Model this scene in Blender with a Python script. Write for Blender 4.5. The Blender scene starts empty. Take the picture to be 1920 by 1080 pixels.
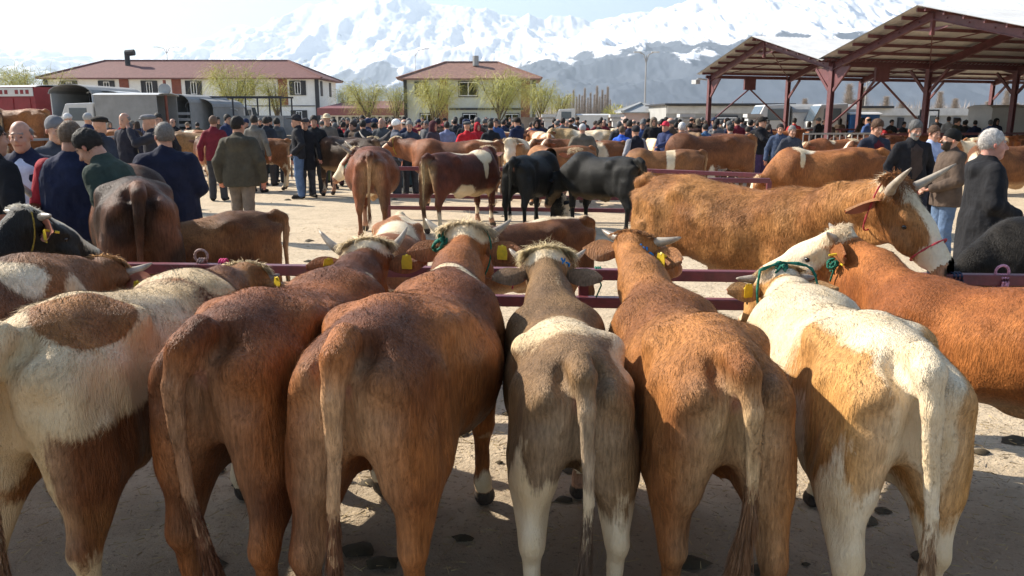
import bpy, math, random
import numpy as np
from mathutils import Vector, Matrix, Euler
R = math.radians
random.seed(7); rng = np.random.default_rng(7)
scn = bpy.context.scene
COL = scn.collection
# ------------------------------------------------------------ camera, sky, sun, exposure
CAM_H = 1.85; PITCH = 12.1; FPX = 1500.0
cam_d = bpy.data.cameras.new('camera'); cam = bpy.data.objects.new('camera', cam_d); COL.objects.link(cam)
cam.location = (0, 0, CAM_H); cam.rotation_euler = (R(90-PITCH), 0, 0)
cam_d.sensor_width = 36.0; cam_d.lens = 36.0*FPX/1920.0
cam_d.clip_start = 0.05; cam_d.clip_end = 60000
scn.camera = cam
SUN_DIR = Vector((-1.3, 0.62, 1.02)).normalized()      # towards the sun
SUN_EL = math.asin(SUN_DIR.z); SUN_AZ = math.atan2(SUN_DIR.x, SUN_DIR.y)
w = bpy.data.worlds.new('World'); scn.world = w; w.use_nodes = True
wn = w.node_tree.nodes; wl = w.node_tree.links
bg = wn['Background']; sky = wn.new('ShaderNodeTexSky'); sky.sky_type = 'NISHITA'; sky.sun_disc = False
sky.sun_elevation = SUN_EL; sky.sun_rotation = SUN_AZ; sky.altitude = 1100; sky.air_density = 1.1; sky.dust_density = 1.6; sky.ozone_density = 1.5
wl.new(sky.outputs[0], bg.inputs[0]); bg.inputs[1].default_value = 0.09
sd = bpy.data.lights.new('sun', 'SUN'); sd.energy = 5.0; sd.angle = R(0.5); sd.color = (1.0, 0.92, 0.80)
sun = bpy.data.objects.new('sun', sd); COL.objects.link(sun)
sun.rotation_euler = (-SUN_DIR).to_track_quat('-Z', 'Y').to_euler()
scn.view_settings.view_transform = 'Standard'; scn.view_settings.look = 'None'
scn.view_settings.exposure = 1.24; scn.view_settings.gamma = 1.0
scn.cycles.max_bounces = 6; scn.cycles.volume_bounces = 0

def px(u, v, d):
    """world point seen at photo pixel (u,v) at ground distance d"""
    a = R(PITCH) + math.atan((v-540)/FPX)
    z = CAM_H - d*math.tan(a)
    dep = d*math.cos(R(PITCH)) + (CAM_H-z)*math.sin(R(PITCH))
    return Vector(((u-960)/FPX*dep, d, z))
def gx(u, d, z=0.0):
    dep = d*math.cos(R(PITCH)) + (CAM_H-z)*math.sin(R(PITCH))
    return (u-960)/FPX*dep
# ------------------------------------------------------------ object helpers
def thing(name, label, cat, loc=(0,0,0), rz=0.0, group=None, scale=1.0):
    o = bpy.data.objects.new(name, None); COL.objects.link(o); o.empty_display_size = 0.2
    o.location = loc; o.rotation_euler = (0,0,rz); o.scale = (scale,)*3
    o['label'] = label; o['category'] = cat
    if group: o['group'] = group
    return o
def tag(o, label=None, cat=None, group=None, kind=None):
    if label: o['label'] = label
    if cat: o['category'] = cat
    if group: o['group'] = group
    if kind: o['kind'] = kind
    return o
def np_mesh(name, V, faces, smooth=True):
    me = bpy.data.meshes.new(name); V = np.asarray(V, np.float32)
    me.vertices.add(len(V)); me.vertices.foreach_set('co', V.ravel())
    faces = [np.asarray(f, np.int32) for f in faces if len(f)]
    lt = np.concatenate([np.full(len(f), f.shape[1], np.int32) for f in faces])
    ls = np.concatenate([[0], np.cumsum(lt)[:-1]]).astype(np.int32)
    li = np.concatenate([f.ravel() for f in faces])
    me.loops.add(len(li)); me.loops.foreach_set('vertex_index', li)
    me.polygons.add(len(lt)); me.polygons.foreach_set('loop_start', ls); me.polygons.foreach_set('loop_total', lt)
    if smooth: me.polygons.foreach_set('use_smooth', np.ones(len(lt), bool))
    me.update(calc_edges=True); me.validate()
    return me
def link(name, me, mat=None, parent=None):
    o = bpy.data.objects.new(name, me); COL.objects.link(o)
    if mat is not None:
        if len(me.materials) == 0: me.materials.append(mat)
    if parent is not None: o.parent = parent
    return o
class MB:
    """collects polygons, builds ONE mesh"""
    def __init__(s): s.v = []; s.f = []; s.m = []; s.cm = 0
    def add(s, vs, fs):
        n = len(s.v); s.v += [tuple(v) for v in vs]; s.f += [[i+n for i in f] for f in fs]; s.m += [s.cm]*len(fs); return s
    def box(s, c, sz, rz=0.0):
        x, y, z = (q/2 for q in sz); ca, sa = math.cos(rz), math.sin(rz); P = []
        for dz in (-z, z):
            for dx, dy in ((-x,-y),(x,-y),(x,y),(-x,y)):
                P.append((c[0]+dx*ca-dy*sa, c[1]+dx*sa+dy*ca, c[2]+dz))
        return s.add(P, [(3,2,1,0),(4,5,6,7),(0,1,5,4),(1,2,6,5),(2,3,7,6),(3,0,4,7)])
    def beam(s, a, b, w, h):
        a = Vector(a); b = Vector(b); d = (b-a).normalized()
        sd_ = d.cross(Vector((0,0,1)))
        if sd_.length < 1e-3: sd_ = Vector((1,0,0))
        sd_.normalize(); up = sd_.cross(d).normalized(); P = []
        for p in (a, b):
            for i, j in ((-1,-1),(1,-1),(1,1),(-1,1)): P.append(p + sd_*(i*w/2) + up*(j*h/2))
        return s.add(P, [(0,1,2,3),(7,6,5,4),(4,5,1,0),(5,6,2,1),(6,7,3,2),(7,4,0,3)])
    def tube(s, pts, rs, n=8, cap=True):
        pts = [Vector(p) for p in pts]; rs = rs if hasattr(rs, '__len__') else [rs]*len(pts)
        base = len(s.v); up = Vector((0.13,0.31,0.94))
        for i, p in enumerate(pts):
            d = (pts[min(i+1,len(pts)-1)]-pts[max(i-1,0)]).normalized()
            x = d.cross(up)
            if x.length < 0.05: x = d.cross(Vector((1,0,0)))
            x.normalize(); y = d.cross(x)
            for k in range(n):
                a = 2*math.pi*k/n; q = p + (x*math.cos(a)+y*math.sin(a))*rs[i]; s.v.append(tuple(q))
        for i in range(len(pts)-1):
            for k in range(n):
                k2 = (k+1) % n; a = base+i*n
                s.f.append([a+k, a+k2, a+n+k2, a+n+k]); s.m.append(s.cm)
        if cap:
            s.f.append([base+k for k in range(n)][::-1]); s.m.append(s.cm)
            e = base+(len(pts)-1)*n; s.f.append([e+k for k in range(n)]); s.m.append(s.cm)
        return s
    def poly(s, pts): return s.add(pts, [list(range(len(pts)))])
    def mesh(s, name, smooth=False):
        me = bpy.data.meshes.new(name); me.from_pydata(s.v, [], s.f); me.update()
        if smooth: me.polygons.foreach_set('use_smooth', [True]*len(me.polygons))
        return me
    def build(s, name, mat, parent=None, smooth=False, bevel=0.0):
        me = s.mesh(name, smooth)
        mats = mat if isinstance(mat, (list, tuple)) else [mat]
        for m in mats: me.materials.append(m)
        if len(mats) > 1: me.polygons.foreach_set('material_index', s.m)
        o = link(name, me, None, parent)
        if bevel:
            b = o.modifiers.new('bevel', 'BEVEL'); b.width = bevel; b.segments = 2; b.limit_method = 'ANGLE'
        return o
def copy_tree(o, parent=None):
    c = o.copy(); COL.objects.link(c)
    if parent is not None: c.parent = parent
    for ch in list(o.children):
        copy_tree(ch, c)
    return c
# ------------------------------------------------------------ noise
def vnoise(P, sc, seed=0):
    P = np.asarray(P, np.float64)*sc + seed*17.31; i = np.floor(P).astype(np.int64); f = P-i; f = f*f*(3-2*f)
    def h(a, b, c):
        n = (a*374761393 + b*668265263 + c*2147483647 + seed*97) & 0xffffffff
        n = ((n ^ (n >> 13))*1274126177) & 0xffffffff
        return ((n ^ (n >> 16)) & 0xffff)/65535.0
    r = 0
    for dx in (0,1):
        for dy in (0,1):
            for dz in (0,1):
                wgt = (f[:,0] if dx else 1-f[:,0])*(f[:,1] if dy else 1-f[:,1])*(f[:,2] if dz else 1-f[:,2])
                r = r + wgt*h(i[:,0]+dx, i[:,1]+dy, i[:,2]+dz)
    return r
def fbm(P, sc, oct=4, seed=0, ridged=False):
    r = 0; a = 1.0; t = 0
    for o in range(oct):
        n = vnoise(P, sc*2.03**o, seed+o)
        if ridged: n = 1-abs(2*n-1)
        r = r+a*n; t += a; a *= 0.5
    return r/t
# ------------------------------------------------------------ implicit bodies
class Vol:
    def __init__(s, lo, hi, h):
        s.h = h; s.lo = np.array(lo, np.float32); n = np.ceil((np.array(hi)-s.lo)/h).astype(int)+1; s.n = n
        s.f = np.full(n, 1.0, np.float32)
        s.ax = [s.lo[i]+h*np.arange(n[i], dtype=np.float32) for i in range(3)]
    def sub(s, lo, hi):
        sl = []
        for i in range(3):
            a = int(max(0, math.floor((lo[i]-s.lo[i])/s.h))); b = int(min(s.n[i], math.ceil((hi[i]-s.lo[i])/s.h)+1))
            if b <= a: return None
            sl.append(slice(a, b))
        X = s.ax[0][sl[0]][:,None,None]; Y = s.ax[1][sl[1]][None,:,None]; Z = s.ax[2][sl[2]][None,None,:]
        return tuple(sl), X, Y, Z
    def put(s, sl, d, k, cut=False):
        a = s.f[sl]
        if cut:
            hh = np.maximum(k-np.abs(a+d), 0)/k; s.f[sl] = np.maximum(a, -d)+hh*hh*k*0.25
        elif k > 0:
            hh = np.maximum(k-np.abs(a-d), 0)/k; s.f[sl] = np.minimum(a, d)-hh*hh*k*0.25
        else: s.f[sl] = np.minimum(a, d)
    def rc(s, a, b, ra, rb, k=0.04, side=None, ks=1.0, cut=False):
        a = np.array(a, np.float32); b = np.array(b, np.float32); m = max(ra, rb)*max(1, ks)+2*k+2*s.h
        r = s.sub(np.minimum(a,b)-m, np.maximum(a,b)+m)
        if r is None: return
        sl, X, Y, Z = r; x = X-a[0]; y = Y-a[1]; z = Z-a[2]; ba = b-a
        if side is not None:
            sv = np.array(side, np.float32); sv = sv/np.linalg.norm(sv); g = (1.0/ks-1)
            q = (x*sv[0]+y*sv[1]+z*sv[2])*g; x = x+q*sv[0]; y = y+q*sv[1]; z = z+q*sv[2]; ba = ba+sv*(float(ba@sv)*g)
        bb = float(ba@ba)+1e-9
        t = np.clip((x*ba[0]+y*ba[1]+z*ba[2])/bb, 0, 1)
        d = np.sqrt((x-t*ba[0])**2+(y-t*ba[1])**2+(z-t*ba[2])**2)-(ra+(rb-ra)*t)
        s.put(sl, d*min(1.0, ks) if side is not None else d, k, cut)
    def ell(s, c, r, k=0.04, M=None, cut=False):
        c = np.array(c, np.float32); m = max(r)+2*k+2*s.h; q = s.sub(c-m, c+m)
        if q is None: return
        sl, X, Y, Z = q; x = X-c[0]; y = Y-c[1]; z = Z-c[2]
        if M is not None:     # rows of M are local axes
            x, y, z = (x*M[0][0]+y*M[0][1]+z*M[0][2], x*M[1][0]+y*M[1][1]+z*M[1][2], x*M[2][0]+y*M[2][1]+z*M[2][2])
        k0 = np.sqrt((x/r[0])**2+(y/r[1])**2+(z/r[2])**2); k1 = np.sqrt((x/r[0]**2)**2+(y/r[1]**2)**2+(z/r[2]**2)**2)+1e-6
        s.put(sl, k0*(k0-1)/k1, k, cut)
    def loft(s, st, k=0.04, ex=2.4, tent=0.12):
        st = np.array(st, np.float32); x = s.ax[0]
        top = np.interp(x, st[:,0], st[:,1]); bot = np.interp(x, st[:,0], st[:,2]); wd = np.interp(x, st[:,0], st[:,3])
        c = ((top+bot)/2)[:,None,None]; hh = ((top-bot)/2)[:,None,None]; wd = wd[:,None,None]
        Y = np.abs(s.ax[1])[None,:,None]; Z = (s.ax[2][None,None,:]-c)/hh
        ww = wd*(1-tent*np.clip(Z, 0, 1.2)**2)
        q = ((Y/ww)**ex+np.abs(Z)**ex)**(1/ex)
        d = (q-1)*np.minimum(wd, hh)*0.9
        ox = np.maximum(np.maximum(st[0,0]-x, x-st[-1,0]), 0)[:,None,None]
        d = np.where(ox > 0, np.sqrt(np.maximum(d,0)**2+ox**2), d)
        s.put((slice(None),)*3, d.astype(np.float32), k)
    def mesh(s, relax=1):
        f = s.f; h = s.h; g = f < 0
        c = g[:-1,:-1,:-1].astype(np.int8)
        for i in (0,1):
            for j in (0,1):
                for l in (0,1):
                    if i+j+l: c = c+g[i:f.shape[0]-1+i, j:f.shape[1]-1+j, l:f.shape[2]-1+l]
        idx = np.argwhere((c > 0) & (c < 8)); cid = np.full(c.shape, -1, np.int32); cid[tuple(idx.T)] = np.arange(len(idx))
        acc = np.zeros((len(idx),3)); cnt = np.zeros(len(idx)); off = [(i,j,l) for i in (0,1) for j in (0,1) for l in (0,1)]
        for a in off:
            for ax in range(3):
                if a[ax]: continue
                b = list(a); b[ax] = 1
                fa = f[idx[:,0]+a[0], idx[:,1]+a[1], idx[:,2]+a[2]]; fb = f[idx[:,0]+b[0], idx[:,1]+b[1], idx[:,2]+b[2]]
                m = (fa < 0) != (fb < 0); t = np.where(m, fa/(np.where(m, fa-fb, 1)), 0)
                p = np.tile(np.array(a, float), (len(idx),1)); p[:,ax] += t
                acc[m] += p[m]; cnt[m] += 1
        V = (idx+acc/np.maximum(cnt,1)[:,None])*h+s.lo
        Q = []
        for ax in range(3):
            sh = [slice(1,-1)]*3; sh[ax] = slice(0,-1); s2 = [slice(1,-1)]*3; s2[ax] = slice(1,None)
            A = g[tuple(sh)]; B = g[tuple(s2)]; e = np.argwhere(A != B)
            if not len(e): continue
            inside = A[tuple(e.T)]; base = e.copy()
            for q in range(3):
                if q != ax: base[:,q] += 1
            u, v = (ax+1) % 3, (ax+2) % 3
            def cc(du, dv):
                b = base.copy(); b[:,u] -= du; b[:,v] -= dv; return cid[tuple(b.T)]
            q = np.stack([cc(1,1), cc(0,1), cc(0,0), cc(1,0)], 1)
            q[~inside] = q[~inside][:, ::-1]; Q.append(q)
        Q = np.concatenate(Q); Q = Q[(Q >= 0).all(1)]
        for _ in range(relax):
            S = np.zeros_like(V); n = np.zeros(len(V))
            for i in range(4):
                np.add.at(S, Q[:,i], V[Q[:,(i+1)%4]]); np.add.at(n, Q[:,i], 1)
                np.add.at(S, Q[:,i], V[Q[:,(i+3)%4]]); np.add.at(n, Q[:,i], 1)
            V = V*0.4+0.6*S/np.maximum(n,1)[:,None]
        return V, Q
def vnormals(V, Q):
    d1 = V[Q[:,2]]-V[Q[:,0]]; d2 = V[Q[:,3]]-V[Q[:,1]]; fn = np.cross(d1, d2)
    N = np.zeros_like(V)
    for i in range(4): np.add.at(N, Q[:,i], fn)
    ln = np.linalg.norm(N, axis=1)[:,None]; return N/np.maximum(ln, 1e-9), np.linalg.norm(fn, axis=1)/2
def nz(a): return a/np.maximum(np.linalg.norm(a, axis=-1, keepdims=True), 1e-9)
def attrs(me, coat, aux, fn):
    n = len(me.vertices)
    a = me.attributes.new('coat', 'FLOAT_COLOR', 'POINT'); c = np.ones((n,4), np.float32); c[:,:3] = coat; a.data.foreach_set('color', c.ravel())
    a = me.attributes.new('aux', 'FLOAT_VECTOR', 'POINT'); a.data.foreach_set('vector', np.asarray(aux, np.float32).ravel())
    a = me.attributes.new('fn', 'FLOAT_VECTOR', 'POINT'); a.data.foreach_set('vector', np.asarray(fn, np.float32).ravel())
# ------------------------------------------------------------ materials
def mat(name, col, rough=0.7, metal=0.0, spec=0.3, noise=0.0, nscale=6.0, bump=0.0, bscale=40.0, col2=None, stretch=None, emit=None, objcol=False, detail=5.0):
    m = bpy.data.materials.new(name); m.use_nodes = True; n = m.node_tree.nodes; l = m.node_tree.links
    p = n['Principled BSDF']; p.inputs['Base Color'].default_value = (*col, 1); p.inputs['Roughness'].default_value = rough
    p.inputs['Metallic'].default_value = metal; p.inputs['Specular IOR Level'].default_value = spec
    tc = n.new('ShaderNodeTexCoord'); src = tc.outputs['Object']
    if stretch:
        mp = n.new('ShaderNodeMapping'); mp.inputs['Scale'].default_value = stretch; l.new(src, mp.inputs[0]); src = mp.outputs[0]
    base = None
    if objcol:
        oi = n.new('ShaderNodeObjectInfo'); base = oi.outputs['Color']
    if noise or col2:
        t = n.new('ShaderNodeTexNoise'); t.inputs['Scale'].default_value = nscale; t.inputs['Detail'].default_value = detail; t.inputs['Roughness'].default_value = 0.65; l.new(src, t.inputs['Vector'])
        rp = n.new('ShaderNodeMapRange'); rp.inputs[1].default_value = 0.32; rp.inputs[2].default_value = 0.68; l.new(t.outputs[0], rp.inputs[0])
        mx = n.new('ShaderNodeMix'); mx.data_type = 'RGBA'; l.new(rp.outputs[0], mx.inputs[0])
        if col2:
            mx.inputs[6].default_value = (*col, 1); mx.inputs[7].default_value = (*col2, 1)
            if base is not None:
                l.new(base, mx.inputs[6])
        else:
            mx.inputs[6].default_value = (*[c*(1-noise) for c in col], 1); mx.inputs[7].default_value = (*[min(1, c*(1+noise)) for c in col], 1)
            if base is not None:
                for i, f in ((6, 1-noise), (7, 1+noise)):
                    vm = n.new('ShaderNodeVectorMath'); vm.operation = 'SCALE'; vm.inputs['Scale'].default_value = f; l.new(base, vm.inputs[0]); l.new(vm.outputs[0], mx.inputs[i])
        l.new(mx.outputs[2], p.inputs['Base Color'])
    elif base is not None: l.new(base, p.inputs['Base Color'])
    if bump:
        t2 = n.new('ShaderNodeTexNoise'); t2.inputs['Scale'].default_value = bscale; t2.inputs['Detail'].default_value = 4; l.new(src, t2.inputs['Vector'])
        b = n.new('ShaderNodeBump'); b.inputs['Strength'].default_value = 1.0; b.inputs['Distance'].default_value = bump; l.new(t2.outputs[0], b.inputs['Height']); l.new(b.outputs[0], p.inputs['Normal'])
    if emit: p.inputs['Emission Color'].default_value = (*emit[0], 1); p.inputs['Emission Strength'].default_value = emit[1]
    return m
def hide_material():
    m = bpy.data.materials.new('cattle_hide'); m.use_nodes = True; n = m.node_tree.nodes; l = m.node_tree.links
    p = n['Principled BSDF']; p.inputs['Roughness'].default_value = 0.5; p.inputs['Specular IOR Level'].default_value = 0.15
    p.inputs['Sheen Weight'].default_value = 0.0; p.inputs['Sheen Roughness'].default_value = 0.5
    ac = n.new('ShaderNodeAttribute'); ac.attribute_name = 'coat'; au = n.new('ShaderNodeAttribute'); au.attribute_name = 'aux'
    an = n.new('ShaderNodeAttribute'); an.attribute_name = 'fn'
    sp = n.new('ShaderNodeSeparateXYZ'); l.new(au.outputs['Vector'], sp.inputs[0])
    tc = n.new('ShaderNodeTexCoord')
    def noise(scale, det, stretch=None, rough=0.6):
        t = n.new('ShaderNodeTexNoise'); t.inputs['Scale'].default_value = scale; t.inputs['Detail'].default_value = det; t.inputs['Roughness'].default_value = rough
        if stretch:
            mp = n.new('ShaderNodeMapping'); mp.inputs['Scale'].default_value = stretch; mp.inputs['Rotation'].default_value = (0, R(28), 0); l.new(tc.outputs['Object'], mp.inputs[0]); l.new(mp.outputs[0], t.inputs['Vector'])
        else: l.new(tc.outputs['Object'], t.inputs['Vector'])
        return t.outputs[0]
    def math_(op, a, b, clamp=False):
        q = n.new('ShaderNodeMath'); q.operation = op; q.use_clamp = clamp
        for i, v in enumerate((a, b)):
            if isinstance(v, (int, float)): q.inputs[i].default_value = v
            else: l.new(v, q.inputs[i])
        return q.outputs[0]
    def mix(f, a, b, mode='MIX'):
        x = n.new('ShaderNodeMix'); x.data_type = 'RGBA'; x.blend_type = mode
        for i, v in ((0, f), (6, a), (7, b)):
            if isinstance(v, (int, float)): x.inputs[i].default_value = v
            elif isinstance(v, tuple): x.inputs[i].default_value = (*v, 1)
            else: l.new(v, x.inputs[i])
        return x.outputs[2]
    def ramp(v, a, b, c=0.0, d=1.0):
        q = n.new('ShaderNodeMapRange'); q.inputs[1].default_value = a; q.inputs[2].default_value = b; q.inputs[3].default_value = c; q.inputs[4].default_value = d; l.new(v, q.inputs[0]); return q.outputs[0]
    n_mid = noise(7, 5); n_hair = noise(95, 3, (1, 1, 0.16)); n_big = noise(2.3, 3); n_hair2 = noise(240, 2, (1, 1, 0.2))
    # coat with streaks and soft tonal drift
    k = math_('MULTIPLY', ramp(n_hair, 0.3, 0.7, 0.66, 1.32), ramp(n_mid, 0.3, 0.7, 0.78, 1.2))
    vm = n.new('ShaderNodeVectorMath'); vm.operation = 'SCALE'; l.new(ac.outputs['Color'], vm.inputs[0]); l.new(k, vm.inputs['Scale'])
    pw = mix(ramp(n_mid, 0.35, 0.65), (0.84, 0.73, 0.55), (0.74, 0.58, 0.37))
    pw = mix(sp.outputs[2], pw, (0.60,0.42,0.22))
    pf = math_('ADD', sp.outputs[0], math_('MULTIPLY', math_('SUBTRACT', noise(11, 6, None, 0.7), 0.5), 0.42))
    pf = ramp(math_('ADD', pf, math_('MULTIPLY', math_('SUBTRACT', n_hair, 0.5), 0.4)), -0.09, 0.11)
    c = mix(pf, vm.outputs[0], pw)
    # mud and dung on the hindquarters
    dn = noise(16, 7, None, 0.75); df = ramp(math_('ADD', dn, math_('SUBTRACT', sp.outputs[1], 1.0)), 0.34, 0.50, 0.0, 0.85)
    c = mix(df, c, (0.075, 0.058, 0.045))
    l.new(c, p.inputs['Base Color'])
    vt = n.new('ShaderNodeVectorTransform'); vt.vector_type = 'NORMAL'; vt.convert_from = 'OBJECT'; vt.convert_to = 'WORLD'; l.new(an.outputs['Vector'], vt.inputs[0])
    bh = math_('ADD', n_hair2, math_('MULTIPLY', n_hair, 1.6))
    b = n.new('ShaderNodeBump'); b.inputs['Strength'].default_value = 0.8; b.inputs['Distance'].default_value = 0.006; l.new(bh, b.inputs['Height']); l.new(vt.outputs[0], b.inputs['Normal'])
    l.new(b.outputs[0], p.inputs['Normal'])
    return m
HIDE = hide_material()
def strand_material():
    m = HIDE.copy(); m.name = 'cattle_hair'; n = m.node_tree.nodes; l = m.node_tree.links; p = n['Principled BSDF']; tr = n.new('ShaderNodeBsdfTranslucent')
    ac = [q for q in n if q.type == 'ATTRIBUTE' and q.attribute_name == 'coat'][0]; l.new(ac.outputs['Color'], tr.inputs[0]); mx = n.new('ShaderNodeMixShader'); mx.inputs[0].default_value = 0.5
    l.new(p.outputs[0], mx.inputs[1]); l.new(tr.outputs[0], mx.inputs[2]); l.new(mx.outputs[0], n['Material Output'].inputs[0]); return m
STRAND = strand_material()
HORN = mat('horn', (0.5, 0.43, 0.33), 0.4, spec=0.4, col2=(0.13, 0.10, 0.08), nscale=9)
EYE = mat('eye', (0.012, 0.008, 0.006), 0.12, spec=0.6)
TAGY = mat('ear_tag_yellow', (0.75, 0.52, 0.03), 0.45, col2=(0.5, 0.36, 0.03), nscale=30)
ROPES = {}
def rope_mat(name, col):
    if name not in ROPES: ROPES[name] = mat('rope_'+name, col, 0.75, noise=0.5, nscale=90, bump=0.004, bscale=120)
    return ROPES[name]
# ------------------------------------------------------------ cattle
def ear_material():
    m = mat('ear_skin', (0.5, 0.2, 0.13), 0.6); n = m.node_tree.nodes; l = m.node_tree.links
    p = n['Principled BSDF']; tr = n.new('ShaderNodeBsdfTranslucent'); tr.inputs[0].default_value = (0.85, 0.22, 0.09, 1)
    mx = n.new('ShaderNodeMixShader'); mx.inputs[0].default_value = 0.45
    l.new(p.outputs[0], mx.inputs[1]); l.new(tr.outputs[0], mx.inputs[2]); l.new(mx.outputs[0], n['Material Output'].inputs[0])
    return m
EARM = ear_material()
def frame(yaw, pitch, roll):
    F = Vector((math.cos(pitch)*math.cos(yaw), math.cos(pitch)*math.sin(yaw), math.sin(pitch)))
    L = Vector((-math.sin(yaw), math.cos(yaw), 0)); U = F.cross(L)
    if roll:
        q = Matrix.Rotation(roll, 3, F); L = q@L; U = q@U
    return np.array(F), np.array(L), np.array(U)
def ear(o, e, nrm, length, width, nu=12, nv=7):
    """cupped leaf; returns outer/inner verts and quads"""
    e = nz(np.array(e, float)); nrm = np.array(nrm, float); nrm = nz(nrm-e*(nrm@e)); s = np.cross(e, nrm); V = []
    for layer in (0, 1):
        for i in range(nu):
            u = i/(nu-1); wd = width*(0.30+0.85*math.sin(math.pi*min(1, u*0.93+0.04))**0.8)*(1-u**6*0.55)*0.62
            for j in range(nv):
                v = -1+2*j/(nv-1); cup = (1-v*v)*width*0.42*(1-0.55*u)
                V.append(np.array(o)+e*length*u + s*wd*v - nrm*cup + nrm*(0.008 if layer else 0.0)*(1-v*v))
    Q = [[], []]
    for layer in (0, 1):
        b = layer*nu*nv
        for i in range(nu-1):
            for j in range(nv-1):
                a = b+i*nv+j; q = [a, a+1, a+nv+1, a+nv]; Q[layer].append(q if layer else q[::-1])
    return np.array(V), np.array(Q[0]), np.array(Q[1]), nrm
def strands(P, D, L, W, segs=3, droop=0.3, side=None, curl=0.0):
    """ribbon hair: P roots, D dirs, L lengths, W widths -> V, quads"""
    n = len(P); D = nz(D); side = nz(np.cross(D, rng.normal(size=(n,3)))) if side is None else side
    V = []; cur = P.copy(); d = D.copy()
    for i in range(segs+1):
        wd = (W*(1-0.85*(i/segs)))[:,None]
        V.append(cur-side*wd/2); V.append(cur+side*wd/2)
        d = nz(d+np.array([0,0,-droop/segs])+side*curl*math.sin(i*2.1)); cur = cur+d*(L/segs)[:,None]
    V = np.stack(V, 1)                                # n, 2(segs+1), 3
    base = np.arange(n)[:,None]*(2*(segs+1)); Q = []
    for i in range(segs): Q.append(np.concatenate([base+2*i, base+2*i+1, base+2*i+3, base+2*i+2], 1))
    return V.reshape(-1,3), np.concatenate(Q), 2*(segs+1)
def hair_object(name, P, D, N, L, W, col, parent, segs=3, droop=0.3, curl=0.15):
    V, Q, m = strands(P, D, L, W, segs, droop, curl=curl)
    me = np_mesh(name, V, [Q]); c = np.repeat(col*(0.8+0.4*rng.random((len(P),1))), m, 0)
    fn = nz(np.repeat(N+rng.normal(scale=0.2, size=N.shape), m, 0))
    attrs(me, c, np.tile([-1.0, 0, 0], (len(V),1)), fn)
    return link(name, me, STRAND, parent)
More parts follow.
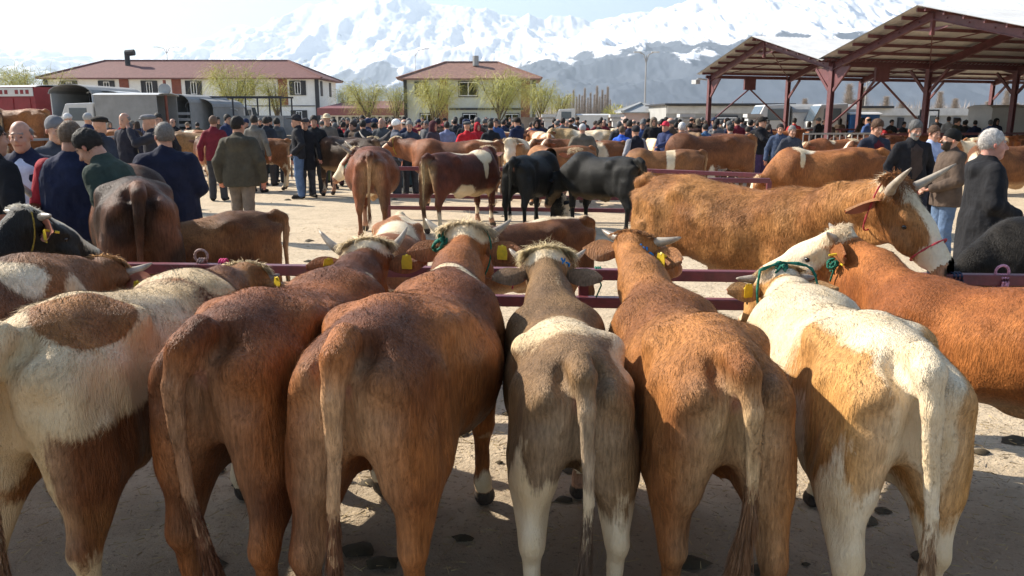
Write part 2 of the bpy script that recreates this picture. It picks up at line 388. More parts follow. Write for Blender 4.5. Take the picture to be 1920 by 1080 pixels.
def cow(label, category='bull', name='bull', loc=(0,0), rz=90, sc=1.0, poll=(1.78,0,1.2), yaw=0, pitch=-45, roll=0,
        wz=1.13, h=0.014, fur=60000, furlen=0.022, furw=0.0022, base=(0.33,0.125,0.045), dark=(0.16,0.055,0.028), light=(0.5,0.32,0.2), darkmix=0.5,
        patches=(), hpatches=(), tail=None, wid=1.0, horn=0.10, horncurve=0.6, tuft=(0.75,0.62,0.42), tuftn=2600, tuftl=0.05, tags=(0,1), dirt=0.35,
        sock=0.25, group=None, whiteface=True, male=True, eardrop=-0.1, legs=(0,0,0,0), earback=0.25, bellyw=1.0, neckr=0.95, earopen=1.0, hs=1.2, holes=(), cream=0.25, saddle=None, ropes=(), hornout=None, taild=1.0, light_rear=0.8, earlen=0.22, bag=False):
    root = thing(name, label, category, (loc[0], loc[1], 0), R(rz), group, sc)
    hz = 1.25
    v = Vol((-0.25,-0.62,-0.02), (2.45,0.62,1.62), h)
    b = bellyw
    st = [(-0.005,1.06,0.93,0.07),(0.03,1.16,0.84,0.135),(0.09,1.215,0.78,0.18),(0.17,1.235,0.72,0.205),(0.30,1.245,0.68,0.222),(0.45,hz,0.64,0.238*wid),
          (0.60,hz-0.02+(wz-hz)*0.15,0.60,0.25*wid*b),(0.80,hz-0.035+(wz-hz)*0.35,0.55,0.272*wid*b),(1.0,hz-0.03+(wz-hz)*0.6,0.53,0.265*wid*b),
          (1.2,wz+0.02,0.55,0.232*wid),(1.35,wz,0.58,0.205*wid),(1.47,wz-0.06,0.66,0.15),(1.54,wz-0.17,0.78,0.07)]
    v.loft(st, 0, ex=2.3, tent=0.22)
    for s in (1,-1):
        L_ = [(0.0,0.0),(0.0,0.0)]
        fx, rx = (legs[0], legs[2]) if s > 0 else (legs[1], legs[3])
        v.ell((0.45,s*0.184,1.14), (0.075,0.045,0.042), 0.10)               # hook bones
        v.ell((0.015,s*0.105,1.09), (0.05,0.04,0.045), 0.05)                     # pin bones
        v.rc((0.21,s*0.115,0.98),(0.24+rx*0.3,s*0.15,0.74),0.152,0.118,0.07)      # thigh
        v.rc((0.095,s*0.12,1.0),(0.10+rx*0.3,s*0.145,0.72),0.112,0.094,0.07)   # buttock
        v.ell((0.40+rx*0.3,s*0.185,0.74),(0.10,0.06,0.13),0.08)                 # stifle
        hk = (0.065+rx,s*0.165,0.465)
        v.rc((0.20+rx*0.4,s*0.16,0.72),hk,0.102,0.05,0.06)                       # gaskin
        v.rc((0.06+rx*0.6,s*0.16,0.68),(hk[0]-0.04,hk[1],hk[2]+0.03),0.045,0.024,0.05) # tendon
        v.ell((hk[0]-0.035,hk[1],hk[2]+0.01),(0.036,0.032,0.05),0.03)
        v.rc(hk,(0.10+rx,s*0.16,0.14),0.044,0.034,0.03,side=(0,1,0),ks=0.85)
        v.ell((0.10+rx,s*0.16,0.13),(0.045,0.045,0.045),0.03)
        v.rc((0.11+rx,s*0.16,0.11),(0.15+rx,s*0.16,0.04),0.04,0.055,0.02)
        # shoulder and fore leg
        v.rc((1.22,s*0.14*wid,wz-0.12),(1.40,s*0.165*wid,0.80),0.10,0.085,0.12)
        v.rc((1.38,s*0.16,0.80),(1.26,s*0.16,0.72),0.08,0.09,0.06)
        kn = (1.34+fx*0.5,s*0.155,0.42)
        v.rc((1.31,s*0.16,0.72),kn,0.088,0.05,0.06); v.ell(kn,(0.052,0.05,0.06),0.03)
        v.rc(kn,(1.33+fx,s*0.15,0.14),0.042,0.033,0.03); v.ell((1.335+fx,s*0.15,0.13),(0.045,0.044,0.045),0.03)
        v.rc((1.345+fx,s*0.15,0.11),(1.38+fx,s*0.15,0.04),0.04,0.056,0.02)
        v.ell((0.66,s*0.20*wid,1.0),(0.16,0.06,0.14),0.07,cut=False) if b > 1.05 else None
        v.ell((0.60,s*0.30*wid,1.07),(0.08,0.03,0.06),0.07,cut=True)           # hollow of the flank
        v.ell((0.11,s*0.245,1.0),(0.06,0.02,0.08),0.08,cut=True)                 # groove beside the rump
    v.rc((1.1,0,0.62),(1.48,0,0.78),0.09,0.10,0.1)                               # brisket
    v.ell((0.72,0,0.55),(0.11,0.04,0.05),0.06)
    if male: v.rc((0.34,0,0.72),(0.27,0,0.60),0.05,0.06,0.04,side=(0,1,0),ks=1.15)
    if bag: v.ell((0.30,0,0.66),(0.16,0.13,0.13),0.06)
    # cleft between the thighs, flank groove
    for s in (1,-1): v.ell((0.02,s*0.06,1.16),(0.08,0.024,0.05),0.05,cut=True); v.ell((0.24,s*0.225,1.20),(0.10,0.03,0.035),0.08,cut=True); v.ell((0.21,s*0.30,0.86),(0.025,0.05,0.20),0.07,cut=True); v.ell((-0.045,s*0.15,0.98),(0.05,0.06,0.035),0.06,cut=True)
    v.ell((-0.01,0,0.80),(0.07,0.035,0.30),0.05,cut=True)
    v.ell((0.13,0,0.54),(0.22,0.06,0.24),0.06,cut=True)
    # tail: root then hanging curve
    tl = tail or [(0.02,0,1.20),(-0.055,0,1.16),(-0.075,0.01,1.05),(-0.055,0.02,0.88),(-0.06,0.03,0.70),(-0.06,0.035,0.52),(-0.05,0.03,0.36)]
    tr = np.interp(np.linspace(0,1,len(tl)), [0,0.2,0.45,1], [0.055,0.040,0.030,0.018])
    tl = [Vector(t) for t in tl]
    for i in range(len(tl)-1): v.rc(tuple(tl[i]),tuple(tl[i+1]),float(tr[i]),float(tr[i+1]),0.04 if i < 2 else 0.012)
    v.ell((-0.01,0,1.12),(0.03,0.03,0.05),0.03,cut=False)
    # neck
    P = np.array(poll, float); F, Lh, U = frame(R(yaw), R(pitch), R(roll))
    nb = np.array((1.30,0,wz-0.215)); back = P-F*0.035-U*0.115; mid = nb*0.45+back*0.55+np.array((0,0,0.015))
    nr = neckr
    side = nz(np.cross(back-nb, (0,0,1.0)))
    v.rc(nb, mid, 0.215*nr, 0.16*nr, 0.14, side=side, ks=0.85); v.rc(mid, back, 0.155*nr, 0.108*nr, 0.06, side=side, ks=0.82)
    v.rc(nb+np.array((0.05,0,-0.12)), P+F*0.16-U*0.19, 0.13*nr, 0.06, 0.09, side=side, ks=0.6)
    # head
    H = lambda a,b_,c: P+(F*a+Lh*b_+U*c)*hs
    v.rc(H(0.02,0,-0.07),H(0.20,0,-0.055),0.092*hs,0.082*hs,0.05,side=Lh,ks=1.06)
    v.ell(H(0.0,0,-0.02),(0.11*hs,0.10*hs,0.045*hs),0.04,M=[Lh,F,U])
    v.rc(H(0.16,0,-0.055),H(0.40,0,-0.045),0.078*hs,0.052*hs,0.05,side=Lh,ks=0.95)
    v.rc(H(0.06,0,-0.13),H(0.33,0,-0.10),0.062*hs,0.038*hs,0.05,side=Lh,ks=1.1)
    v.ell(H(0.415,0,-0.055),(0.062*hs,0.05*hs,0.05*hs),0.03,M=[Lh,F,U])
    for s in (1,-1):
        v.ell(H(0.13,s*0.088,-0.035),(0.022,0.05,0.03),0.03,M=[Lh,F,U])
        v.ell(H(0.165,s*0.098,-0.055),(0.014,0.022,0.016),0.012,M=[Lh,F,U],cut=True)
        v.ell(H(0.44,s*0.042,-0.03),(0.012,0.02,0.012),0.01,M=[Lh,F,U],cut=True)
        v.ell(H(0.0,s*0.10,-0.055),(0.045,0.03,0.03),0.03,M=[Lh,F,U])
        v.ell(H(0.22,s*0.085,-0.11),(0.03,0.09,0.045),0.03,M=[Lh,F,U])
    V, Q = v.mesh(relax=2 if h > 0.02 else 3)
    N, area = vnormals(V, Q)
    if h < 0.02: V = V+N*((fbm(V, 7, 3, 31)-0.5)*0.016)[:,None]; N, area = vnormals(V, Q)
    def paint(p, nrm):
        x, y, z = p[:,0], p[:,1], p[:,2]
        n1 = fbm(p, 3.1, 3, seed=int(abs(loc[0])*37) % 91); n2 = fbm(p, 9, 3, seed=5)
        hp = p-P; ha = hp@F/hs; hb = hp@Lh/hs; hc = hp@U/hs
        t = np.clip((n1-0.5)*4.2+darkmix, 0, 1)[:,None]
        c = np.array(base)*(1-t)+np.array(dark)*t
        # pale skin inside the thighs, belly, muzzle ring
        lr = np.clip(1-np.abs(y)/0.2, 0, 1)*np.clip((0.12-x)/0.10, 0, 1)*np.clip((1.18-z)/0.15, 0, 1)*light_rear
        lr = np.maximum(lr, np.clip((0.62-z)/0.15, 0, 1)*np.clip((0.16-np.abs(y))/0.1, 0, 1)*(x < 0.3)*light_rear)
        lr = np.maximum(lr, 0.75*np.clip((0.66-z)/0.08, 0, 1)*(np.abs(nrm[:,2]+0.8) < 0.5)*(x > 0.3))
        lr = np.clip(lr*(0.55+n2), 0, 1)[:,None]; c = c*(1-lr)+np.array(light)*lr
        pf = np.full(len(p), -0.8)
        for cc, rr in patches: pf = np.maximum(pf, 1-np.linalg.norm((p-np.array(cc))/np.array(rr), axis=1))
        hh = np.stack([ha,hb,hc], 1); inhead = (ha > -0.10)
        if whiteface: pf = np.where(inhead, np.maximum(pf, 1-np.linalg.norm((hh-np.array((0.22,0,0.0)))/np.array((0.30,0.062,0.12)), axis=1)), pf)
        if tuftn > 2900: pf = np.where(ha > -0.2, np.maximum(pf, 1-np.linalg.norm((hh-np.array((-0.03,0,0.0)))/np.array((0.13,0.13,0.085)), axis=1)), pf)
        for cc, rr in hpatches: pf = np.where(inhead, np.maximum(pf, 1-np.linalg.norm((hh-np.array(cc))/np.array(rr), axis=1)), pf)
        pf = np.clip(pf, -0.8, 0.8)+(fbm(p, 3.7, 4, 77)-0.5)*0.62
        for cc, rr in holes: pf = pf-np.clip(2.2*(1-np.linalg.norm((p-np.array(cc))/np.array(rr), axis=1)), 0, 1.6)
        pf = np.maximum(pf, np.where(x < 1.6, (sock-z)/0.36+(fbm(p*np.array((1,1,0.6)), 6, 4, 41)-0.5)*1.9, -1))
        nose = np.clip((ha-0.385)/0.04, 0, 1)[:,None]*(pf > -5)[:,None]; c = c*(1-nose)+np.array((0.42,0.24,0.19))*nose; pf = np.where(ha > 0.40, -0.8, pf)
        nos = (((ha-0.445)/0.03)**2+((np.abs(hb)-0.042)/0.018)**2+((hc+0.03)/0.02)**2 < 1)[:,None]; c = np.where(nos, (0.03,0.02,0.02), c)*np.array((1.0,0.96,0.78))
        if saddle is not None: sdl = np.clip(1.6*(1-np.linalg.norm((p-np.array(saddle[0]))/np.array(saddle[1]), axis=1))+(n2-0.5)*1.2, 0, 1)[:,None]*0.75; c = c*(1-sdl)+np.array(dark)*0.85*sdl
        hf = ((z < 0.075) & (x < 1.7))[:,None]; c = np.where(hf, (0.07,0.055,0.045), c); pf = np.where(hf[:,0], -0.8, pf)
        vul = np.clip(1-np.sqrt((y/0.03)**2+((z-1.06)/0.07)**2), 0, 1)*(x < 0.05)*(x > -0.035)*min(1, light_rear)
        vul = np.clip(vul*1.3, 0, 0.8)[:,None]; c = c*(1-vul)+np.array((0.48,0.25,0.19))*vul
        di = dirt*(np.clip((0.5-x)/0.4, 0, 1)*np.clip((1.05-z)/0.3, 0, 1))+dirt*0.4*np.clip((0.7-z)/0.3, 0, 1)
        return c, np.stack([pf, di, np.clip(cream+(n1-0.5)*1.2, 0, 1)*np.where(inhead, 0.3, 1)], 1)
    c, aux = paint(V, N)
    AV = [V]; AQ = [Q]; AC = [c]; AX = [aux]; AN = [N]; nv = len(V); mi = [np.zeros(len(Q), np.int32)]
    # ears
    erim = []
    for s in (1,-1):
        o = H(0.015, s*0.095, -0.075); e = Lh*s*1.0+U*eardrop-F*earback; nr_ = (F*0.75 if earopen > 0 else -F*0.55-U*0.1)+U*(-0.1)+Lh*s*0.15
        ev, q0, q1, en = ear(o, e, nr_, earlen, 0.10)
        AV.append(ev); AQ.append(q0+nv); AQ.append(q1+nv); mi += [np.zeros(len(q0), np.int32), np.ones(len(q1), np.int32)]
        ec = np.tile(np.array(base)*0.85, (len(ev),1)); AC.append(ec); AX.append(np.tile([-1.0,0,0], (len(ev),1)))
        half = len(ev)//2; en2 = np.tile(-en, (len(ev),1)); en2[half:] = en; AN.append(en2); nv += len(ev)
        if s in [1 if t == 0 else -1 for t in tags]:
            tc_ = o+nz(e)*earlen*0.52-en*0.02; d = nz(e); k = np.array((0,0,-1.0)); mb = MB()
            sd_ = nz(np.cross(k, en)); a = tc_+en*0.03
            if group and group[:5] == 'bulls' and earopen > 0: a = tc_-en*0.052
            pr = [(-0.022,0.0),(0.022,0.0),(0.030,-0.035),(0.028,-0.075),(-0.028,-0.075),(-0.030,-0.035)]
            fr = [a+sd_*x_-k*y_ for x_, y_ in pr]; bk = [q_-en*0.004 for q_ in fr]; n6 = 6
            mb.add(fr+bk, [list(range(6)), list(range(11,5,-1))]+[[i,(i+1)%6,6+(i+1)%6,6+i] for i in range(6)])
            mb.tube([tc_-en*0.055, tc_+en*0.03], 0.008, 8)
            mb.build('ear_tag', TAGY, root)
        i = rng.integers(0, half, 160 if h < 0.02 else 0)
        erim.append((ev[i], e, en))
    # fur blades
    if fur:
        pr = area/area.sum(); f = rng.choice(len(Q), fur, p=pr); a = rng.random((fur,1)); b_ = rng.random((fur,1)); q = Q[f]
        def bl(A): return (A[q[:,0]]*(1-a)+A[q[:,1]]*a)*(1-b_)+(A[q[:,3]]*(1-a)+A[q[:,2]]*a)*b_
        rp = bl(V); rn = nz(bl(N)); rp = rp-rn*0.002
        sw = np.stack([vnoise(rp, 5, 11), vnoise(rp, 5, 12), vnoise(rp, 5, 13)], 1)-0.5
        fl = np.tile(np.array((-0.62,0,-0.72)), (fur,1)); hm = (rp[:,0] > 1.5)
        fl[hm] = (-0.2,0,-0.9); fl = fl+sw*0.9; fl = fl-rn*(fl*rn).sum(1, keepdims=True); fl = nz(fl)
        lift = 0.05+0.14*rng.random((fur,1)); d = nz(fl+rn*lift+rng.normal(scale=0.12, size=rp.shape))
        clump = 0.6+0.8*vnoise(rp, 22, 3)
        ln = furlen*0.8*(0.5+0.9*rng.random(fur))*clump*(1+0.7*np.clip(rn[:,2], 0, 1))
        ln = ln*np.where((rp[:,2] < 0.6), 0.55, 1)*np.where((rp-P)@F > 0.12, 0.4, 1)
        sd_ = nz(np.cross(d, rn)+rng.normal(scale=0.25, size=rp.shape)); wd = furw*(0.7+0.6*rng.random((fur,1)))
        bv = np.stack([rp-sd_*wd/2, rp+sd_*wd/2, rp+d*ln[:,None]], 1).reshape(-1,3)
        bc, bx = paint(rp, rn); bc = bc*(0.66+0.72*rng.random((fur,1)))
        bx[:,0] += rng.normal(scale=0.06, size=fur)
        bn = nz(rn+d*0.22+(np.stack([vnoise(rp,26,51),vnoise(rp,26,52),vnoise(rp,26,53)],1)-0.5)*0.55+rng.normal(scale=0.12, size=rp.shape))
        AV.append(bv); AC.append(np.repeat(bc,3,0)); AX.append(np.repeat(bx,3,0)); AN.append(np.repeat(bn,3,0))
        T = (np.arange(fur*3).reshape(-1,3)+nv); nv += fur*3
    faces = AQ+([T] if fur else []); me = np_mesh('body', np.concatenate(AV), faces)
    attrs(me, np.concatenate(AC), np.concatenate(AX), np.concatenate(AN))
    me.materials.append(HIDE); me.materials.append(EARM)
    mm = np.concatenate(mi+([np.zeros(fur, np.int32)] if fur else []))
    if len(mm) == len(me.polygons): me.polygons.foreach_set('material_index', mm)
    bo = link('body', me, None, root)
    if h > 0.022: return root
    # eyes, horns
    for s in (1,-1):
        mb = MB(); ctr = H(0.165, s*0.086, -0.055)
        for i in range(7):
            t = math.pi*(i/6); mb.v += [tuple(ctr+np.array((math.sin(t)*math.cos(k*math.pi/4), math.sin(t)*math.sin(k*math.pi/4), math.cos(t)))*0.018) for k in range(8)]
        for i in range(6):
            for k in range(8): mb.f.append([i*8+k, i*8+(k+1)%8, (i+1)*8+(k+1)%8, (i+1)*8+k]); mb.m.append(0)
        mb.build('eye', EYE, root, True)
        if horn:
            pts = []; rs = []; ho = hornout or (1.0, 0.25, 0.1)       # side, up, forward
            for i in range(9):
                t = i/8; up_ = horncurve*t*t*horn
                pts.append(Vector(H(-0.005+ho[2]*horn*t, s*(0.085+horn*ho[0]*t), -0.015+ho[1]*horn*t+up_))); rs.append((0.026+0.006*min(1,horn/0.25))*(1-t)**0.6*0.95+0.004)
            MB().tube(pts, rs, 12).build('horn', HORN, root, True)
    # poll tuft and tail switch
    if tuftn:
        n = tuftn; a = rng.uniform(-1,1,(n,1)); f_ = rng.uniform(-1,1,(n,1)); u_ = np.sqrt(np.clip(1-a*a*0.7-f_*f_*0.5, 0.05, 1))
        rp = P+(Lh*a*0.105+F*(f_*0.07-0.02)+U*(-0.002+u_*0.05-0.022))*hs
        D = U*0.10+Lh*a*0.9+F*(0.55-1.3*rng.random((n,1)))+rng.normal(scale=0.22, size=(n,3)); Nn = nz(U*1.3+Lh*a*0.5+F*f_*0.3)
        hair_object('forelock', rp, D, np.broadcast_to(Nn,(n,3)), 0.78*tuftl*(0.35+rng.random(n)), np.full(n,0.005), np.array(tuft), root, 4, 1.7, 0.5)
    n = 3200 if h < 0.016 else 500
    k = rng.random(n)**0.7; seg = 0.35+0.65*k; ii = seg*(len(tl)-1); i0 = np.minimum(ii.astype(int), len(tl)-2); fr_ = (ii-i0)[:,None]
    TL = np.array([tuple(t) for t in tl]); rp = TL[i0]*(1-fr_)+TL[i0+1]*fr_; dn = nz(TL[i0+1]-TL[i0]); rad = nz(rng.normal(size=(n,3)))
    rp = rp+rad*0.014; ln = (0.025+0.16*np.clip(k-0.35, 0, 1)*taild)*(0.6+0.8*rng.random(n))
    bc, _ = paint(TL[i0], rad); tc2 = np.array(base)*0.6+np.array(light)*0.4
    hair_object('tail_hair', rp, dn+rad*0.22, rad, ln, np.full(n,0.004), np.tile(tc2,(n,1)), root, 3, 0.5, 0.1)
    for rn_, col, pts, r_ in ropes:
        mb = MB(); 
        if rn_ == 'rope_knot':
            c0 = np.array(H(*pts[0])); rr = random.Random(3)
            for q in range(5):
                ax = nz(np.array([rr.uniform(-1,1) for _ in range(3)])); bx_ = nz(np.cross(ax,(0.3,0.5,0.7))); cx = np.cross(ax,bx_); rad_ = r_*rr.uniform(1.6,2.6)
                of = np.array([rr.uniform(-1,1), rr.uniform(-1,1), rr.uniform(-1.6,1)])*r_*1.5
                mb.tube([Vector(c0+of+(bx_*math.cos(t)+cx*math.sin(t)*0.6)*rad_) for t in np.linspace(0,5.6,9)], r_*0.42, 6)
            mb.tube([Vector(c0), Vector(c0+np.array((-0.01,0.01,-r_*4))), Vector(c0+np.array((0.0,0.02,-r_*8)))], r_*0.4, 6)
        else:
            PT = [Vector(H(*q)) for q in pts]; sm = []
            for i in range(len(PT)-1):
                p0 = PT[max(i-1,0)]; p1 = PT[i]; p2 = PT[i+1]; p3 = PT[min(i+2,len(PT)-1)]
                for t in (0,0.25,0.5,0.75): sm.append(0.5*((2*p1)+(p2-p0)*t+(2*p0-5*p1+4*p2-p3)*t*t+(3*p1-p0-3*p2+p3)*t**3))
            sm.append(PT[-1])
            for ph in (0, math.pi):
                mb.tube([p+Vector((math.cos(i*1.3+ph), 0, math.sin(i*1.3+ph)))*r_*0.45 for i, p in enumerate(sm)], r_*0.6, 6)
        mb.build(rn_, rope_mat(*col), root, True)
    return root
GREEN = ('green', (0.012,0.13,0.085)); BLUE = ('blue', (0.03,0.22,0.55)); PINK = ('pink', (0.6,0.05,0.16)); REDR = ('red', (0.42,0.05,0.06)); OCH = ('ochre', (0.28,0.2,0.03))
def halter(z=0.0): # ring round the poll and throat, in head coordinates
    return [(-0.06,0.10,-0.02),(-0.05,0.0,0.012),(-0.06,-0.10,-0.02),(0.0,-0.115,-0.12),(0.05,-0.07,-0.22),(0.06,0,-0.25),(0.05,0.07,-0.22),(0.0,0.115,-0.12),(-0.06,0.10,-0.02)]
def noseband(): return [(0.30,0.085,-0.02),(0.30,0,0.03),(0.30,-0.085,-0.02),(0.30,-0.08,-0.11),(0.30,0,-0.15),(0.30,0.08,-0.11),(0.30,0.085,-0.02)]
# ------------------------------------------------------------ people
def attr_mat(name, rough, spec, amp=0.12):
    m = bpy.data.materials.new(name); m.use_nodes = True; n = m.node_tree.nodes; l = m.node_tree.links; p = n['Principled BSDF']
    p.inputs['Roughness'].default_value = rough; p.inputs['Specular IOR Level'].default_value = spec
    a = n.new('ShaderNodeAttribute'); a.attribute_name = 'coat'; tc = n.new('ShaderNodeTexCoord'); t = n.new('ShaderNodeTexNoise'); t.inputs['Scale'].default_value = 30; l.new(tc.outputs['Object'], t.inputs[0])
    r = n.new('ShaderNodeMapRange'); r.inputs[3].default_value = 1-amp*2; r.inputs[4].default_value = 1+amp*2; l.new(t.outputs[0], r.inputs[0])
    v = n.new('ShaderNodeVectorMath'); v.operation = 'SCALE'; l.new(a.outputs['Color'], v.inputs[0]); l.new(r.outputs[0], v.inputs['Scale']); l.new(v.outputs[0], p.inputs['Base Color'])
    return m
SKIN = attr_mat('skin', 0.5, 0.35)
CLOTH = mat('cloth', (0.05,0.05,0.06), 0.85, spec=0.15, noise=0.22, nscale=9, bump=0.012, bscale=14, objcol=True)
HAIRM = mat('hair', (0.05,0.04,0.03), 0.7, spec=0.3, noise=0.35, nscale=60, bump=0.006, bscale=110, objcol=True)
PLAID = None
ARMS = {'down': ((-0.04,0.285,1.13),(0.03,0.305,0.875)), 'pocket': ((-0.10,0.275,1.15),(0.09,0.205,0.97)), 'back': ((-0.13,0.25,1.15),(-0.17,0.05,0.99)),
        'cross': ((0.04,0.25,1.14),(0.22,0.02,1.17)), 'reach': ((0.20,0.22,1.22),(0.42,0.12,1.14)), 'front': ((0.0,0.26,1.13),(0.22,0.10,1.03)), 'swing': ((0.10,0.25,1.15),(0.22,0.24,0.93)), 'up': ((0.22,0.24,1.30),(0.30,0.10,1.50))}
def person(label, loc=(0,0), rz=0, ht=1.72, jacket=(0.03,0.035,0.05), hem=0.84, trousers=(0.05,0.05,0.055), hair='short', haircol=(0.03,0.025,0.02), arms=('down','down'), lean=0, hyaw=0, hpitch=0,
           skin=(0.46,0.25,0.17), h=0.010, group=None, puff=1.0, beard=None, vest=None, hood=None, shirt=None, collar=True, stride=0.0, wide=1.0, cloth=None, category='person', beltcol=None, rope=False, shoes=(0.02,0.018,0.016)):
    root = thing('person', label, category, (loc[0],loc[1],0), R(rz), group, ht/1.76)
    ln = R(lean); hipz = 0.95
    def B(p):                                    # bends the upper body about the hips
        x, y, z = p
        if z < hipz: return (x,y,z)
        t = min(1, (z-hipz)/0.18); a = ln*t; dz = z-hipz
        return (x*math.cos(a)+dz*math.sin(a), y, hipz+dz*math.cos(a)-x*math.sin(a))
    lo = (-0.55,-0.55,-0.02); hi = (0.85,0.55,1.85)
    hc = Vector(B((0.018,0,1.622))); F, Lh, U = frame(R(hyaw), R(hpitch)-ln*0.55, 0); hc = np.array(hc)
    H = lambda a,b,c: hc+(F*a+Lh*b+U*c)*1.05
    M = [F, Lh, U]; fine = h < 0.013
    arm = []
    for s, nm in ((1, arms[0]), (-1, arms[1])):
        e, wv = ARMS[nm]; sh = B((-0.005, s*0.168*wide, 1.395)); e = B((e[0], s*e[1]*(0.5+0.5*wide), e[2])); wv = B((wv[0], s*wv[1], wv[2])); arm.append((s, np.array(sh), np.array(e), np.array(wv)))
    leg = []
    for s in (1,-1):
        st = stride*s; leg.append((s, (0.0,s*0.09,0.93), (st*0.55+0.015,s*0.10,0.51), (st-0.02,s*0.115,0.085)))
    # body
    v = Vol(lo, hi, h)
    v.ell(H(-0.012,0,0.035),(0.098,0.076,0.098),0.03,M=M)
    v.ell(H(0.028,0,-0.045),(0.066,0.056,0.082),0.03,M=M)
    v.ell(H(0.055,0,-0.098),(0.030,0.032,0.022),0.02,M=M)
    if fine:
        v.rc(H(0.088,0,0.015),H(0.112,0,-0.028),0.009,0.014,0.012); v.ell(H(0.085,0,-0.033),(0.02,0.022,0.01),0.01,M=M)
        v.ell(H(0.082,0,0.028),(0.014,0.05,0.011),0.012,M=M)
        for s in (1,-1):
            v.ell(H(0.094,s*0.031,0.008),(0.014,0.017,0.012),0.010,M=M,cut=True)
            v.ell(H(0.076,s*0.031,0.006),(0.014,0.014,0.012),0.006,M=M)
            v.ell(H(-0.005,s*0.080,-0.005),(0.017,0.010,0.032),0.008,M=M)
            v.ell(H(0.062,s*0.042,-0.03),(0.02,0.018,0.018),0.02,M=M)
        v.ell(H(0.088,0,-0.062),(0.012,0.026,0.008),0.008,M=M); v.ell(H(0.096,0,-0.0655),(0.012,0.022,0.0025),0.004,M=M,cut=True)
    nk = np.array(B((-0.01,0,1.44))); v.rc(nk, H(-0.03,0,-0.07), 0.062, 0.055, 0.03)
    v.rc(B((0,0,1.0)),B((0,0,1.30)),0.10,0.105,0.05,side=(0,1,0),ks=1.25); v.rc(B((0,-0.13,1.40)),B((0,0.13,1.40)),0.06,0.06,0.05)
    for s, a, e, wv in arm:
        v.rc(a,e,0.048,0.036,0.02); v.rc(e,wv,0.036,0.025,0.02)
        d = nz(wv-e); hp = wv+d*0.05; sd = nz(np.cross(d,(0,0,1.0) if abs(d[2]) < 0.8 else (1.0,0,0)));
        v.ell(hp,(0.018,0.042,0.048),0.02,M=[nz(np.cross(sd,d)),sd,d])
        nn = np.cross(sd,d)
        for k in range(4):
            if h > 0.02: break
            q = hp+sd*(0.028-0.019*k)+d*0.035; l1 = (0.036,0.042,0.040,0.030)[k]; d2 = nz(d+nn*0.5*s*1.0); d3 = nz(d+nn*1.3*s)
            v.rc(q,q+d2*l1,0.0095,0.0088,0.004); v.rc(q+d2*l1,q+d2*l1+d3*l1*0.9,0.0088,0.0075,0.003)
        if h <= 0.02: v.rc(wv+d*0.015+sd*0.028,wv+d*0.05+sd*0.058+nn*0.01,0.0115,0.009,0.006)
    for s, a, k, an in leg: v.rc(a,k,0.075,0.052,0.03); v.rc(k,an,0.05,0.035,0.03)
    V, Q = v.mesh(relax=1); N, _ = vnormals(V, Q)
    hp = V-hc; a = hp@F; b = hp@Lh; c = hp@U; col = np.tile(np.array(skin), (len(V),1)); col *= (0.85+0.3*fbm(V, 25, 2, 3))[:,None]
    ey = ((a > 0.06) & (((np.abs(b)-0.031)/0.012)**2+((c-0.006)/0.006)**2 < 1)); col[ey] = (0.06,0.04,0.035)
    br = ((a > 0.06) & (((np.abs(b)-0.033)/0.024)**2+((c-0.030)/0.0065)**2 < 1)); col[br] = np.array(haircol)*0.7+np.array(skin)*0.15
    lp = ((a > 0.06) & ((b/0.027)**2+((c+0.064)/0.009)**2 < 1)); col[lp] *= (0.75,0.5,0.5)
    ear_r = (np.abs(b) > 0.076) & (c < 0.04); col[ear_r] *= (1.1,0.8,0.75)
    if beard:
        bd = (a > -0.01) & (c < -0.02) & (c > -0.135) & ~lp & ((np.abs(b) > 0.03) | (c < -0.05) | (c > -0.057)) & (a-0.02 > -c*0-0.02) & (c < -0.035+np.abs(b)*0.6); col[bd] = np.array(beard)
    me = np_mesh('body', V, [Q]); attrs(me, col, np.zeros((len(V),3)), N); link('body', me, SKIN, root)
    def finish(vol, nm, colr, material=CLOTH, amp=0.012, sc=9, parent=root, relax=1):
        V, Q = vol.mesh(relax=relax); N, _ = vnormals(V, Q)
        if amp: V = V+N*((fbm(V*np.array((1,1,0.55)), sc, 3, 8, True)-0.6)*amp*2)[:,None]
        o = link(nm, np_mesh(nm, V, [Q]), material, parent); o.color = (*colr, 1); return o
    # trousers
    v = Vol((-0.5,-0.4,-0.02),(0.6,0.4,1.15), h*1.15)
    v.rc((0,0,0.97),(0,0,0.93),0.115,0.12,0.03,side=(0,1,0),ks=1.35)
    for s, a, k, an in leg: v.rc(a,k,0.105,0.078,0.04); v.rc(k,an,0.076,0.072,0.03)
    finish(v, 'trousers', trousers, amp=0.014)
    v = Vol((-0.5,-0.3,-0.02),(0.6,0.3,0.25), min(h,0.014))
    for s, a, k, an in leg: v.rc((an[0]-0.03,an[1],0.045),(an[0]+0.17,an[1]+s*0.03,0.035),0.045,0.038,0.02,side=(0,1,0),ks=0.95); v.rc((an[0]-0.01,an[1],0.05),(an[0],an[1],0.11),0.05,0.048,0.02)
    finish(v, 'shoes', shoes, amp=0)
    # jacket
    v = Vol(lo, hi, h); p = puff
    if lean < 25: v.rc(B((0,0,1.30)),(0.0,0,min(1.0,hem+0.1)),0.128*p,0.135*p,0.05,side=(0,1,0),ks=1.38*wide)
    else: v.rc(B((0,0,1.32)),B((0,0,0.98)),0.132*p,0.135*p,0.05,side=(0,1,0),ks=1.35*wide)
    if hem < 0.95: v.rc((0,0,0.98),(0.0,0,hem),0.138*p,0.15*p,0.04,side=(0,1,0),ks=1.30*wide)
    v.f = np.maximum(v.f, (hem-v.ax[2])[None,None,:].astype(np.float32))
    v.rc(B((-0.01,-0.10*wide,1.395)),B((-0.01,0.10*wide,1.395)),0.075*p,0.075*p,0.06)
